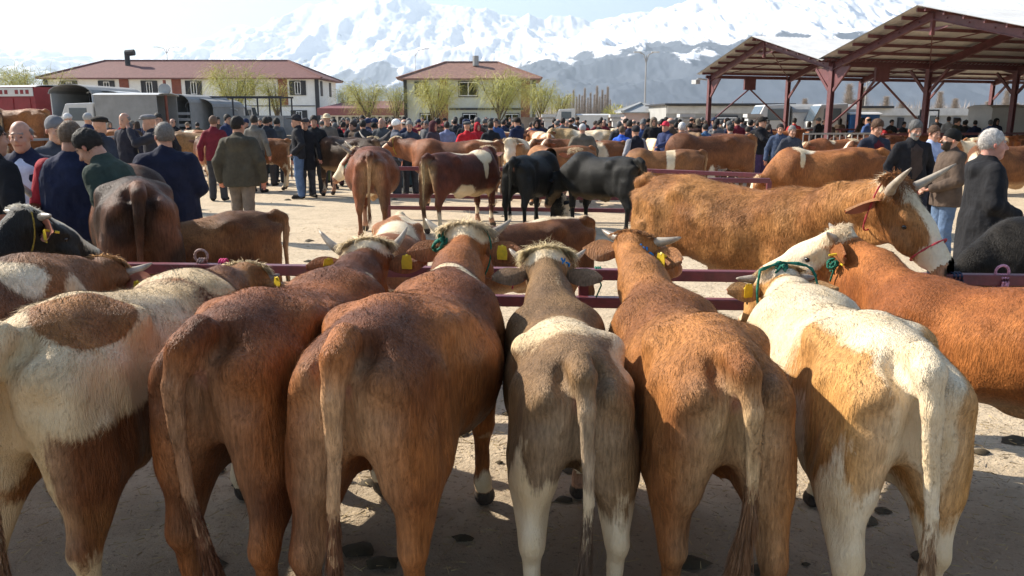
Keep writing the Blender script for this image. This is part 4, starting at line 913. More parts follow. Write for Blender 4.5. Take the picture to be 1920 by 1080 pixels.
for i, (u,v) in enumerate(((1035,184),(1048,178),(1058,182),(1069,176),(1081,180),(1091,178),(1102,182),(1114,176),(1124,180),(1134,176),(1144,186))): poplar(u,265,v,'bare poplar in the second row at the mountain foot', p0_, 'bare poplars of the second row')
for i, (u,v) in enumerate(((1508,178),(1590,160),(1603,164),(1616,162),(1660,176),(1690,172),(1760,176),(1790,172),(1850,178),(1885,174),(1905,176))):
    o = poplar(u,150,v,'bare tree far behind the hall, seen through the pavilion posts', p0_, 'bare trees seen through the pavilion'); o.scale = (o.scale[0]*2.6,o.scale[0]*2.6,o.scale[2]*(0.9+0.2*math.sin(i*2.3)))
# far wood along the mountain foot
n = 15000; u = rng.uniform(300,2100,n); d = rng.uniform(300,520,n); P = np.stack([(u-960)/FPX*d*0.98, d, rng.uniform(0,4.5,n)],1); 
o = ribbons('far_wood', P, rng.normal(scale=0.35,size=(n,3))+np.array((0,0,1)), 1.5+3.5*rng.random(n), np.full(n,0.22), M_TWIG, None, 2, 0); tag(o, 'hazy leafless wood along the foot of the mountain', 'wood', kind='stuff')
# ------------------------------------------------------------ pavilion
A = Vector((8.97,37.4,0)); G = Vector((0.222,-0.975,0)); HB = 4.6; Nn = Vector((0.945,0.325,0)); SP = 4.25; ZE = 3.72; ZR = 4.88
pav = thing('market_pavilion', 'open steel pavilion with zigzag sheet roof on dark red posts', 'pavilion', tuple(A))
NB = 7; NG = 3                                     # bays deep, gables
def PP(g, b, z): return G*(g*HB)+Nn*(b*SP)+Vector((0,0,z))
def ibeam(m, a, b, h_, w_):
    a = Vector(a); b = Vector(b); d = (b-a).normalized(); s = d.cross(Vector((0,0,1)));
    if s.length < 0.05: s = Nn.copy()
    s.normalize(); up = s.cross(d).normalized(); m.beam(a, b, 0.02, h_)
    for q in (-1,1): m.beam(a+up*(q*h_/2), b+up*(q*h_/2), w_, 0.022)
for b in range(NB+1):
    for g in range(0, 2*NG+1, 2):
        m = MB(); base = PP(g,b,0)
        ra = math.atan2(Nn.y,Nn.x); zc = Vector((0,0,(ZE-0.1)/2))
        for s in (-1,1): m.box(base+Nn*(s*0.075)+zc,(0.018,0.17,ZE-0.1),ra)
        m.box(base+zc,(0.14,0.016,ZE-0.1),ra); m.box(base+Vector((0,0,0.02)),(0.4,0.4,0.03)); m.build('column', M_STEEL, pav)
    for g in range(2*NG):
        z0, z1 = (ZE,ZR) if g % 2 == 0 else (ZR,ZE); m = MB(); ibeam(m, PP(g,b,z0-0.2), PP(g+1,b,z1-0.2), 0.22, 0.12)
        if b == 0: # bolts on the visible end frame
            for q in (0.12,0.3,0.5,0.7,0.88):
                c = PP(g,b,z0-0.2).lerp(PP(g+1,b,z1-0.2),q)-Nn*0.02; m.tube([c, c-Nn*0.03],0.022,6)
        e = 0 if g % 2 == 0 else 1; c = PP(g+e,b,ZE-1.0); dd = 1 if e == 0 else -1; m.beam(c+G*(dd*0.12), PP(g+e,b,ZE-0.35)+G*(dd*0.95)+Vector((0,0,0.12)), 0.07, 0.10)
        if b == 0: m.poly([c+G*(dd*0.12)+Vector((0,0,0.1)), PP(g+e,b,ZE-0.33)+G*(dd*0.9)+Vector((0,0,0.1)), PP(g+e,b,ZE-0.2)])
        m.build('rafter', M_STEEL, pav)
        if g % 2 == 0:
            m = MB(); r_ = PP(g+1,b,ZR-0.3); m.beam(r_-Vector((0,0,0.45)), r_+Vector((0,0,0.15)), 0.10, 0.12); m.poly([r_+G*-0.9-Vector((0,0,0.24)), r_-Vector((0,0,0.35)), r_+G*0.9-Vector((0,0,0.24))]); m.build('ridge_plate', M_STEEL, pav)
for g in range(2*NG):
    z0, z1 = (ZE,ZR) if g % 2 == 0 else (ZR,ZE); m = MB()
    for q in (0.04,0.2,0.36,0.52,0.68,0.84,0.97):
        a = PP(g,-0.12,z0).lerp(PP(g+1,-0.12,z1),q)-Vector((0,0,0.03)); b = PP(g,NB+0.1,z0).lerp(PP(g+1,NB+0.1,z1),q)-Vector((0,0,0.03)); m.beam(a,b,0.05,0.10)
    for bb in (0,2,4,6): m.beam(PP(g,bb,z0-0.15),PP(g+1,bb+1,z1-0.15),0.035,0.035); m.beam(PP(g+1,bb,z1-0.15),PP(g,bb+1,z0-0.15),0.035,0.035)
    m.build('purlins', M_STEEL, pav)
    # corrugated sheet, two skins
    nl = int(NB*SP/0.19)*2; V = []; F_ = []
    for i in range(nl+1):
        t = -0.15+(NB+0.3)*i/nl; cz = 0.045+0.035*(i % 2)
        lo_ = -0.05 if g % 2 == 0 else 0.0; hi_ = 1.0 if g % 2 == 0 else 1.05
        for q in (lo_, hi_):
            c = PP(g,t,0)+G*(HB*q); z = z0+(z1-z0)*q+cz; V.append((c.x,c.y,z)); V.append((c.x,c.y,z-0.012))
    for i in range(nl): a = i*4; F_ += [(a,a+4,a+6,a+2),(a+1,a+3,a+7,a+5)]
    m = MB(); m.add(V,F_); m.build('roof_sheet', M_GALV, pav)
for g in range(0,2*NG+1,2):
    m = MB(); m.beam(PP(g,-0.05,ZE-0.12),PP(g,NB,ZE-0.12),0.08,0.14)
    c = PP(g,0.5,ZE-0.42); m.box(c,(0.6,0.1,0.5),math.atan2(Nn.y,Nn.x)); m.beam(c-Vector((0,0,0.2)),PP(g,0.03,1.6),0.055,0.055); m.beam(c-Vector((0,0,0.2)),PP(g,0.97,1.6),0.055,0.055); m.build('eave_beam', M_STEEL, pav)
m = MB(); c = PP(0,-0.02,ZE-0.25)-Nn*0.1; m.tube([c, c-Nn*0.45+Vector((0,0,0.05)), c-Nn*0.52-Vector((0,0,0.02))],0.035,6); m.box(c-Nn*0.55-Vector((0,0,0.1)),(0.24,0.3,0.18),0.5); m.build('floodlight', M_GALV, pav)
# ------------------------------------------------------------ rail fences
def fence(label, pts, zs, th, ph=None, step=2.4, name='rail_fence', mt=None, group=None, off=0.0):
    mt = mt or M_RAIL; t = thing(name, label, 'fence', tuple(pts[0]), 0, group); o = Vector(pts[0])
    for i in range(len(pts)-1):
        a = Vector(pts[i])-o; b = Vector(pts[i+1])-o; L = (b-a).length; dn = (b-a).normalized(); pr = Vector((dn.y,-dn.x,0))
        for z in zs: m = MB(); m.beam(a+Vector((0,0,z)),b+Vector((0,0,z)),th,th); m.build('rail', mt, t, bevel=0.006 if th > 0.05 else 0)
        n = max(1,int(L/step))
        for j in range(n+1): c = a.lerp(b,j/n)-pr*(th*0.5+th*0.45); m = MB(); m.box((c.x,c.y,(max(zs)-0.01)/2),(th*0.9,th*0.85,max(zs)-0.01)); m.build('post', mt, t)
    return t
FA = px(132,488,5.2); FB = px(2150,526,4.72)
nf = fence('dark red two bar hitching rail that the front bulls are tied to', [(FA.x,5.2,0),(FB.x,4.72,0)], [FA.z-0.045,FA.z-0.225], 0.068)
fence('dark red low rail fence behind the tied cows in mid yard', [(gx(728,14.8),14.8,0),(gx(1180,14.3),14.3,0),(gx(1446,12.9),12.9,0)], [0.92,0.42,0.2], 0.07)
fence('second dark red bar running close before the mid yard rail fence', [(gx(1322,11.9),11.9,0),(gx(1436,11.8),11.8,0)], [0.93], 0.07, step=1.0)
fence('far dark red rail in front of the crowd', [(gx(735,25),25,0),(gx(1450,25),25,0)], [0.93,0.5], 0.08)
fence('long dark red rail at the back of the crowd', [(gx(640,38),38,0),(gx(1300,38),38,0)], [1.1,0.6], 0.09)
fence('grey pipe pen fence by the trucks at the left', [(gx(-150,18),18,0),(gx(420,30),30,0)], [1.25,0.9,0.5], 0.06, mt=M_PIPE, name='pipe_fence')
for i, lb in enumerate(('nearest','second','farthest')):
    a = PP(0.3+i*2,0.3,0)+A; b = PP(0.3+i*2,6.5,0)+A; fence('rusty red pen rail under the pavilion, %s row from the left end' % lb, [tuple(a),tuple(b)], [1.25,0.85,0.45], 0.08, group='pen rails under the pavilion')
t = thing('barred_gate', 'rusty barred pen gate beside the pavilion corner post', 'gate', (gx(1500,24),24,0)); m = MB()
for z in (0.15,0.75,1.35): m.beam((0,0,z),(2.4,0.6,z),0.05,0.05)
for i in range(13): m.beam((i*0.2,i*0.05,0.15),(i*0.2,i*0.05,1.35),0.025,0.025)
m.build('bars', M_PIPE, t)
def tied_knot(label, u, v, d, colr, r_, loop=0.0):
    c0 = px(u, v, d); rr = random.Random(int(u)); mb = MB(); h_ = 0.045
    for q in range(3):
        o = (q-1)*r_*1.6; mb.tube([Vector((o+0.004*math.sin(a), math.cos(a)*h_*1.05, -0.035+math.sin(a)*h_*1.1)) for a in np.linspace(0,6.28,14)], r_*0.7, 6)
    mb.tube([Vector((0,-h_,-0.02)), Vector((0.02,-h_-0.02,-0.09)), Vector((-0.01,-h_-0.01,-0.17))], r_*0.6, 6)
    if loop: mb.tube([Vector((math.cos(a)*loop,0,loop*0.75+math.sin(a)*loop)) for a in np.linspace(-0.8,4.0,14)], r_*0.9, 6)
    o = mb.build('tied_rope', rope_mat(*colr), None, True); o.location = c0; tag(o, label, 'rope')
tied_knot('grey rope hooped over the front rail above the cream bull', 378, 489, 5.17, ('hemp',(0.30,0.20,0.17)), 0.010, 0.042)
tied_knot('pink rope knotted round the front rail near its left end', 418, 490, 5.16, PINK, 0.010)
tied_knot('dark blue rope knotted round the front rail below the orange cow muzzle', 1790, 516, 4.80, ('navy',(0.02,0.03,0.06)), 0.014)
tied_knot('pink rope tied on the front rail at the right edge', 1878, 519, 4.78, ('pale_pink',(0.55,0.25,0.32)), 0.010, 0.04)
tied_knot('green twine tied round the front rail between the grey and chestnut bulls', 1120, 505, 4.98, GREEN, 0.009)
# ------------------------------------------------------------ trucks
def wheel(parent, x, y, r=0.45):
    m = MB(); m.tube([(x,y-0.13,r),(x,y+0.13,r)],r,20); o = m.build('wheel', M_BLACK, parent, True); m = MB(); m.tube([(x,y-0.15,r),(x,y+0.15,r)],r*0.5,12); m.build('rim', M_PIPE, o)
def truck(label, loc, rz, L=5.5, W=2.3, H0=1.0, H1=3.2, body=None, canopy='flat', open_rear=True, cab=True, cabm=None, panels=0, slats=0, name='truck'):
    body = body or M_CANVAS; t = thing(name, label, 'truck', loc, R(rz)); t0 = 0.05     # x forward, rear at x=0
    m = MB(); m.box((L/2,0,H0-0.12),(L,W,0.2)); m.box((L/2+0.8,0,H0-0.35),(L+1.4,0.9,0.2)); m.build('chassis', M_DARK, t)
    m = MB()
    for s in (-1,1): m.box((L/2,s*(W/2-t0/2),(H0+H1)/2),(L,t0,H1-H0))
    m.box((L-t0/2,0,(H0+H1)/2),(t0,W-2*t0,H1-H0))
    if not open_rear: m.box((t0/2,0,(H0+H1)/2),(t0,W-2*t0,H1-H0))
    m.build('side_panel', body, t)
    m = MB(); n = 8; rise = 0.45 if canopy == 'arch' else 0.12
    if canopy != 'none':
        V = []
        for x in (-0.12,L+0.05):
            for i in range(n+1): a = math.pi*i/n; V.append((x,math.cos(a)*(W/2+0.04),H1+math.sin(a)*rise)); V.append((x,math.cos(a)*(W/2+0.0),H1-0.03+math.sin(a)*rise))
        F_ = []
        for i in range(n): a = i*2; b = a+2*(n+1); F_ += [(a,a+2,b+2,b),(a+1,b+1,b+3,a+3),(a,a+1,a+3,a+2),(b,b+2,b+3,b+1)]
        m.add(V,F_); m.poly([V[b] for b in range(2*(n+1),4*(n+1),2)]); m.build('canopy', M_CANVAS if canopy == 'arch' else M_WHITE, t)
    if panels:
        for i in range(panels):
            for s in (-1,1): m = MB(); m.box((0.25+(L-0.5)*(i+0.5)/panels,s*(W/2+0.015),(H0+H1)/2-0.2),((L-0.5)/panels-0.12,0.03,H1-H0-0.7)); m.build('panel', M_RED, t)
    if slats:
        m = MB()
        for i in range(slats): z = H0+0.2+i*0.3; m.box((-0.03,0,z),(0.05,W-0.1,0.14))
        m.build('tailgate', M_PIPE, t)
    if cab:
        m = MB(); c = L+0.15; pr = [(c,0.7),(c+1.7,0.7),(c+1.75,1.55),(c+1.35,2.45),(c,2.5)]; n = len(pr)
        m.add([(x,-W/2+0.1,z) for x,z in pr]+[(x,W/2-0.1,z) for x,z in pr], [list(range(n)),list(range(2*n-1,n-1,-1))]+[[(i+1)%n,i,n+i,n+(i+1)%n] for i in range(n)]); m.build('cab', cabm or M_WHITE, t, bevel=0.06)
        for s in (-1,1): m = MB(); m.box((c+0.75,s*(W/2-0.095),1.95),(0.85,0.03,0.6)); m.build('side_window', M_GLASS, t)
        m = MB(); a = Vector((c+1.74,0,1.62)); b = Vector((c+1.38,0,2.38)); m.add([a+Vector((0.02,-0.9,0)),a+Vector((0.02,0.9,0)),b+Vector((0.02,0.85,0)),b+Vector((0.02,-0.85,0))],[(0,1,2,3)]); m.build('windscreen', M_GLASS, t)
    for x in (0.9, L+0.9 if cab else L-0.8):
        for s in (-1,1): wheel(t, x, s*(W/2-0.2))
    return t
def at(u, d): return (gx(u,d),d,0)
tr = truck('large red cattle truck with white framed panels at the far left', at(112,42), 163, 6.0, 2.2, 1.1, 3.3, M_RED, 'flat', False, True, None, 5, 0)
m = MB(); 
for s in (-1,1): m.box((3.0,s*1.14,3.05),(5.9,0.03,0.42))
m.build('sign_board', M_WHITE, tr)
m = MB()
for i in range(16):
    if i % 5 != 3: m.box((0.4+i*0.34,1.162,3.05),(0.2,0.012,0.2)); m.box((0.4+i*0.34,-1.162,3.05),(0.2,0.012,0.2))
m.build('sign_marks', M_RED, tr)
truck('white open backed stock truck with rounded canopy, right of the red truck', at(146,40), 88, 5.0, 2.1, 1.0, 2.95, M_WHITE, 'arch', True, slats=3)
truck('dark open backed truck between the white stock truck and the long grey one', at(206,41), 92, 5.0, 1.5, 1.0, 3.0, M_DARK, 'flat', True, slats=2)
truck('long grey canvas sided truck parked sideways behind the cattle', at(322,40), 178, 3.0, 2.2, 1.0, 2.85, M_CANVAS, 'flat', True, True)
truck('small grey truck with an arched canopy beside the sign pole', at(343,43), 80, 4.0, 1.3, 0.9, 2.55, M_CANVAS, 'arch', True, slats=4)
truck('open backed pickup with dark arched cover in front of the long building', at(382,44), 86, 4.0, 1.5, 0.9, 2.35, M_CANVAS, 'arch', True)
truck('white box pickup under the left willow', at(432,46), 170, 3.0, 1.8, 0.9, 2.2, M_WHITE, 'flat', False)
t = truck('flatbed pickup with a black roof rack, right of the white box pickup', at(545,46), 176, 4.2, 1.9, 0.8, 1.9, M_CANVAS, 'none', True); m = MB()
for x in (0.1,1.4,2.8,4.1):
    for s in (-0.9,0.9): m.beam((x,s,1.8),(x,s,2.9),0.07,0.07)
for s in (-0.9,0.9): m.beam((0,s,2.9),(4.3,s,2.9),0.09,0.09)
m.build('rack', M_DARK, t)
truck('long white tarpaulin truck behind the pavilion corner post', at(1590,44), 178, 3.4, 2.2, 0.9, 2.05, M_WHITE, 'arch', False)
truck('small truck with a bright blue tarpaulin seen through the pavilion', at(1632,42), 176, 1.4, 1.6, 0.8, 1.95, M_BLUE, 'flat', False, True)
truck('white box trailer standing at the far right of the pavilion', at(1905,34), 176, 1.7, 2.0, 0.8, 2.2, M_WHITE, 'flat', False, False)
truck('white van roof showing above the brown wall', at(1137,70), 178, 2.6, 2.0, 0.6, 1.95, M_WHITE, 'flat', False, True)
# ------------------------------------------------------------ litter
n = 13000; P = np.stack([rng.uniform(-5,6,n), np.where(rng.random(n) < 0.6, rng.uniform(1.6,5.2,n), rng.uniform(1.6,14,n)), rng.uniform(0.0,0.014,n)],1)
o = ribbons('straw_litter', P, rng.normal(size=(n,3))*np.array((1,1,0.08)), rng.uniform(0.02,0.09,n), np.full(n,0.006), mat('straw', (0.45,0.34,0.17), 0.8, col2=(0.2,0.14,0.07), nscale=20), None, 2, 0.0); tag(o, 'loose straw and chaff scattered over the yard', 'straw', kind='stuff')
V = []; F_ = []; 
for i in range(420):
    c = np.array((rng.uniform(-9,9), rng.uniform(2.0,24) if i % 2 else rng.uniform(1.8,5), 0.0)); r_ = rng.uniform(0.015,0.085); k = len(V); V.append(tuple(c+np.array((0,0,r_*0.35))))
    for ring, (q, zz) in enumerate(((0.6,0.26),(1.0,0.0))):
        for a in range(9): rr = r_*q*0.8*rng.uniform(0.7,1.25); V.append((c[0]+math.cos(a*0.698)*rr*1.4, c[1]+math.sin(a*0.698)*rr, r_*zz*rng.uniform(0.7,1.2)-0.004))
    for a in range(9): b = (a+1)%9; F_.append((k,k+1+a,k+1+b)); F_.append((k+1+a,k+10+a,k+10+b,k+1+b))
m = MB(); m.add(V,F_); tag(m.build('dung', mat('dung', (0.06,0.045,0.025), 0.8, noise=0.3, nscale=20), None, True), 'trodden dark dung pats dotting the pale ground', 'dung', kind='stuff')
# ------------------------------------------------------------ air
def haze():
    m = bpy.data.materials.new('air'); m.use_nodes = True; n = m.node_tree.nodes; n.remove(n['Principled BSDF']); v = n.new('ShaderNodeVolumePrincipled')
    v.inputs['Color'].default_value = (0.72,0.86,1.0,1); v.inputs['Density'].default_value = 1.1e-4; v.inputs['Anisotropy'].default_value = 0.25
    m.node_tree.links.new(v.outputs[0], n['Material Output'].inputs['Volume'])
    b = MB(); b.box((0,5600,860),(30500,17600,1900)); o = b.build('haze', m); tag(o, kind='stuff'); o['label'] = 'pale blue haze filling the valley air'; o['category'] = 'haze'
haze()
# ------------------------------------------------------------ the front row of tied bulls

def pl(loc, rz, u, v, d, sc=1.0):
    w_ = px(u, v, d); dx = w_.x-loc[0]; dy = w_.y-loc[1]; a = R(rz); return ((dx*math.cos(a)+dy*math.sin(a))/sc, (-dx*math.sin(a)+dy*math.cos(a))/sc, w_.z/sc)
def C(label, u, d, rz, poll, sc=1.0, zt=1.2, **k):
    loc = (gx(u, d, zt), d); return cow(label, loc=loc, rz=rz, sc=sc, poll=pl(loc, rz, *poll, sc) if len(poll) == 3 and poll[0] > 20 else poll, **k)
FRONT = 'bulls tied along the front rail'
C('shaggy brown and white young bull at the far left edge of the front row', -420, 2.75, 84, (205,508,4.55), pitch=-60, furlen=0.04, fur=70000, base=(0.26,0.12,0.06), dark=(0.15,0.07,0.04), patches=[((1.0,-0.1,1.1),(0.14,0.25,0.12)),((1.25,-0.15,0.95),(0.1,0.2,0.12))], group=FRONT, tuft=(0.5,0.3,0.15), darkmix=0.4, tags=(1,), earopen=-1)
C('cream and brown bull with a pale rump, second from the left in the front row', -15, 2.30, 87, (470,520,4.5), pitch=-62, yaw=-4, furlen=0.03, fur=90000, cream=0.75, base=(0.33,0.15,0.055), dark=(0.14,0.05,0.022), light=(0.6,0.42,0.30), light_rear=1.1, dirt=0.42,
  patches=[((0.02,0.08,1.1),(0.26,0.3,0.26)),((0.7,0,1.18),(0.42,0.6,0.25)),((0.24,-0.21,1.0),(0.40,0.16,0.13)),((1.22,0,1.12),(0.10,0.4,0.3)),((0.05,-0.02,0.75),(0.14,0.10,0.5))], holes=[((0.30,-0.12,1.21),(0.24,0.16,0.13))], group=FRONT, sock=0.5, horn=0.05)
C('dark chestnut bull with cream forelock and upturned horns, right of the pale rumped bull', 368, 2.38, 83, (686,468,4.35), yaw=22, pitch=-38, furlen=0.028, fur=90000, base=(0.29,0.10,0.035), dark=(0.12,0.04,0.018), darkmix=0.5, bellyw=1.12, saddle=((0.25,-0.08,1.24),(0.32,0.22,0.14)), light=(0.36,0.21,0.14), tuftn=3600, tuftl=0.075, horn=0.13, horncurve=0.75,
  hornout=(0.9,0.25,0.1), patches=[((1.42,-0.16,1.1),(0.09,0.06,0.10))], hpatches=[((0.0,0.0,0.05),(0.13,0.10,0.10))], group=FRONT, legs=(0,0,0.04,-0.05), dirt=0.45, tail=[(0.02,0,1.20),(-0.055,0.02,1.16),(-0.075,0.05,1.05),(-0.06,0.055,0.88),(-0.06,0.04,0.70),(-0.06,0.0,0.52),(-0.06,-0.05,0.34)])
C('red brown bull with white collar, big cream tuft and green knot by its ear', 642, 2.28, 81, (876,436,4.4), sc=1.0, yaw=4, pitch=-30, fur=95000, furlen=0.024, darkmix=0.55, base=(0.34,0.125,0.045), dark=(0.15,0.052,0.024), light=(0.55,0.34,0.22), bellyw=1.2, saddle=((0.25,-0.08,1.24),(0.30,0.2,0.14)), light_rear=1.0, tuftn=5200, tuftl=0.085, horn=0.115, horncurve=0.5, hornout=(1.0,0.2,0.0),
  patches=[((1.42,0.08,1.12),(0.05,0.2,0.25)),((1.36,-0.14,1.08),(0.06,0.12,0.20)),((0.9,0,0.52),(0.2,0.12,0.06))], hpatches=[((0.0,0,0.04),(0.10,0.13,0.09))], group=FRONT, tags=(1,), legs=(0,0,-0.03,0.05), eardrop=-0.25, dirt=0.42, ropes=[('rope_knot',GREEN,[(-0.03,0.10,-0.06)],0.022),('halter',GREEN,halter(),0.007)])
C('grey brown bull with a cream band over the loin and white hind legs', 1088, 2.45, 91, (1026,488,4.05), sc=0.89, yaw=-4, pitch=-48, fur=90000, furlen=0.018, cream=0.55, base=(0.24,0.145,0.08), dark=(0.16,0.10,0.065), light=(0.40,0.31,0.25), light_rear=0.9, darkmix=0.35, sock=0.70, tuft=(0.78,0.66,0.42), tuftn=6500, tuftl=0.095, horn=0.10, hornout=(1.0,0.2,0),
  patches=[((0.62,0.05,1.22),(0.30,0.34,0.2)),((0.45,-0.20,1.1),(0.34,0.09,0.10)),((1.5,-0.02,1.1),(0.2,0.05,0.14))], group=FRONT, eardrop=-0.35, tags=(), dirt=0.35, ropes=[('rope_knot',BLUE,[(-0.05,-0.07,-0.04)],0.014),('rope_knot',PINK,[(0.02,0.15,-0.06)],0.012)],
  tail=[(0.03,0,1.20),(-0.05,-0.01,1.17),(-0.09,-0.02,1.07),(-0.075,-0.03,0.88),(-0.07,-0.035,0.70),(-0.07,-0.03,0.52),(-0.07,-0.02,0.34)])
C('plain chestnut bull with its head turned right and a blue rope knot', 1390, 2.32, 90, (1196,446,4.3), sc=0.94, yaw=-38, pitch=-22, fur=95000, furlen=0.027, base=(0.38,0.165,0.062), dark=(0.22,0.088,0.036), darkmix=0.45, light=(0.55,0.40,0.27), light_rear=0.9, tuft=(0.36,0.18,0.08), tuftn=1800, tuftl=0.035, horn=0.13, horncurve=0.2, hornout=(1.0,0.12,0.15),
  hpatches=[((0.03,0,0.05),(0.05,0.12,0.05))], whiteface=False, group=FRONT, dirt=0.28, tags=(1,), taild=2.0, legs=(0,0,0.05,-0.04), ropes=[('rope_knot',BLUE,[(-0.06,-0.075,-0.07)],0.018),('rope_knot',OCH,[(0.08,-0.12,-0.20)],0.017)],
  tail=[(0.04,0,1.20),(-0.05,-0.01,1.17),(-0.085,-0.03,1.05),(-0.065,-0.045,0.88),(-0.06,-0.045,0.70),(-0.05,-0.03,0.56)])
C('cream and tan bull with a green rope round its neck, tail nearest the right', 1735, 2.3, 86, (1455,518,4.25), sc=0.95, yaw=10, pitch=-40, fur=100000, furlen=0.022, cream=0.4, base=(0.50,0.27,0.11), dark=(0.36,0.17,0.07), light=(0.66,0.52,0.40), light_rear=1.1, darkmix=0.30, sock=0.70, tuft=(0.72,0.55,0.33), tuftn=3000, tuftl=0.05, horn=0.11, hornout=(1.0,0.0,0.1), horncurve=0.1,
  patches=[((1.15,0,1.05),(0.62,0.6,0.5)),((0.45,0,1.24),(0.42,0.2,0.12)),((0.02,-0.02,1.17),(0.22,0.14,0.12)),((-0.04,-0.03,0.9),(0.10,0.10,0.5)),((0.6,0.22,0.68),(0.36,0.3,0.26))], hpatches=[((0.1,0,0.03),(0.16,0.06,0.09))], group=FRONT, dirt=0.38, tags=(0,),
  ropes=[('halter',GREEN,[(a-0.05,b*1.25,c*1.3) for a,b,c in halter()],0.011),('rope_knot',GREEN,[(-0.08,0.0,0.0)],0.02)], legs=(0,0,-0.05,0.05),
  tail=[(0.02,0,1.20),(-0.055,0,1.17),(-0.085,-0.01,1.05),(-0.065,-0.03,0.88),(-0.07,-0.05,0.70),(-0.07,-0.055,0.50),(-0.07,-0.04,0.30)])
C('red bull with white face and ear tags at the right end of the front row', 2300, 2.95, 119, (1562,440,4.75), sc=0.93, wz=1.09, yaw=38, pitch=-30, fur=80000, furlen=0.022, base=(0.37,0.135,0.045), dark=(0.24,0.08,0.028), darkmix=0.3, tuft=(0.75,0.62,0.45), tuftn=3400, tuftl=0.06, horn=0.11, horncurve=0.3,
  hpatches=[((0.05,0,0.03),(0.16,0.09,0.10)),((0.25,0.08,-0.05),(0.2,0.08,0.1))], group=FRONT, tags=(0,1), earlen=0.24, earopen=-1, ropes=[('rope_knot',GREEN,[(0.05,0.13,-0.12)],0.015)], dirt=0.15)
C('black bull with white forehead and orange lit ear at the left edge', -620, 3.3, 68, (62,402,4.75), sc=0.95, wz=1.02, yaw=-8, pitch=-35, fur=45000, furlen=0.02, base=(0.018,0.017,0.018), dark=(0.01,0.01,0.011), light=(0.03,0.03,0.03), tuft=(0.6,0.58,0.52), tuftn=1500, tuftl=0.03, horn=0.13, horncurve=0.0, hornout=(1.0,0.05,-0.2), hpatches=[((0.05,0.02,0.03),(0.12,0.10,0.08))], tags=(1,), earlen=0.25, earopen=-1, group=FRONT, ropes=[('halter',OCH,halter(),0.006)])
# ------------------------------------------------------------ second row, across the rail
SEC = 'cattle just across the front rail'
C('big dark brown bull with upright horns, back to the rail at the left', 262, 5.65, 118, (100,372,6.7), sc=1.13, h=0.017, wz=1.24, yaw=45, pitch=-35, fur=50000, furlen=0.028, wid=1.08, base=(0.17,0.07,0.042), dark=(0.035,0.018,0.014), darkmix=0.6, light=(0.06,0.03,0.02), light_rear=0.3, tuft=(0.18,0.10,0.05), horn=0.20, horncurve=1.2, hornout=(0.5,0.2,0.1), tags=(1,), earlen=0.24, earopen=-1, group=SEC, whiteface=False, sock=0)
C('shaggy brown calf standing left with its rump against the open yard', 518, 6.75, 204, (1.75,0.1,0.75), sc=0.87, h=0.016, wz=1.12, pitch=-70, fur=60000, furlen=0.034, base=(0.27,0.125,0.055), dark=(0.12,0.05,0.026), tuftn=500, horn=0, group=SEC, tags=(), name='calf', category='calf', sock=0, whiteface=False)
C('red and white spotted calf with its head down towards the rail', 750, 6.7, -86, (1.7,0.0,0.72), sc=0.86, h=0.016, wz=1.16, pitch=-72, fur=50000, base=(0.34,0.14,0.06), dark=(0.22,0.08,0.035), patches=[((0.05,0,1.2),(0.22,0.12,0.1)),((0.75,0,1.2),(0.2,0.26,0.2)),((0.4,0.1,1.2),(0.14,0.1,0.1)),((1.1,0,1.15),(0.15,0.14,0.15))], tuftn=500, horn=0, group=SEC, tags=(), name='calf', category='calf')
C('brown young bull with a pale streak along its back, left of the orange cow', 1100, 6.75, 207, (1.7,0.1,0.75), sc=0.83, h=0.016, wz=1.2, pitch=-70, fur=55000, furlen=0.03, base=(0.30,0.125,0.05), dark=(0.13,0.05,0.025), patches=[((0.42,0,1.25),(0.42,0.07,0.06))], tuftn=500, horn=0, group=SEC, tags=(), whiteface=False, sock=0)
lc = (gx(1212,7.05,1.3),7.05); hp_ = pl(lc,-47,1692,356,5.0,1.1)
cow('large orange long haired cow with curved horns and white blaze facing right', 'cow', 'cow', lc, -47, 1.1, hp_, -2, -50, 0, wz=1.16, h=0.014, fur=150000, furlen=0.036, furw=0.0032, base=(0.42,0.20,0.08), dark=(0.27,0.115,0.045), light=(0.5,0.28,0.13), darkmix=0.42, horn=0.215, horncurve=0.75, hornout=(0.75,0.15,0.0),
    tuft=(0.38,0.17,0.065), tuftn=5000, tuftl=0.06, male=False, hpatches=[((0.16,0.0,0.0),(0.22,0.05,0.12)),((0.40,0,-0.05),(0.14,0.10,0.09))], sock=0.0, ropes=[('halter',REDR,noseband(),0.006),('rope_knot',REDR,[(0.0,0.13,-0.03)],0.018),('halter',REDR,halter(),0.006)], tags=(), group=SEC, bellyw=1.12, eardrop=-0.8, dirt=0.1, neckr=1.0, earlen=0.21, light_rear=0.2)
C('black shaggy bull behind the rail at the right edge', 2240, 5.6, 178, (1.9,0.1,0.8), sc=0.93, h=0.017, wz=1.19, pitch=-60, fur=70000, furlen=0.04, base=(0.035,0.03,0.028), dark=(0.015,0.013,0.013), light=(0.03,0.025,0.02), patches=[], tuftn=0, horn=0, tags=(), group=SEC, whiteface=False, sock=0)
C('small brown calf lying in the gap behind the rail at the lower right', 2120, 4.35+1.1, 165, (1.6,0,0.75), sc=0.6, h=0.016, pitch=-60, fur=15000, base=(0.3,0.14,0.06), tuftn=200, horn=0, tags=(), group=SEC, name='calf', category='calf') if False else None
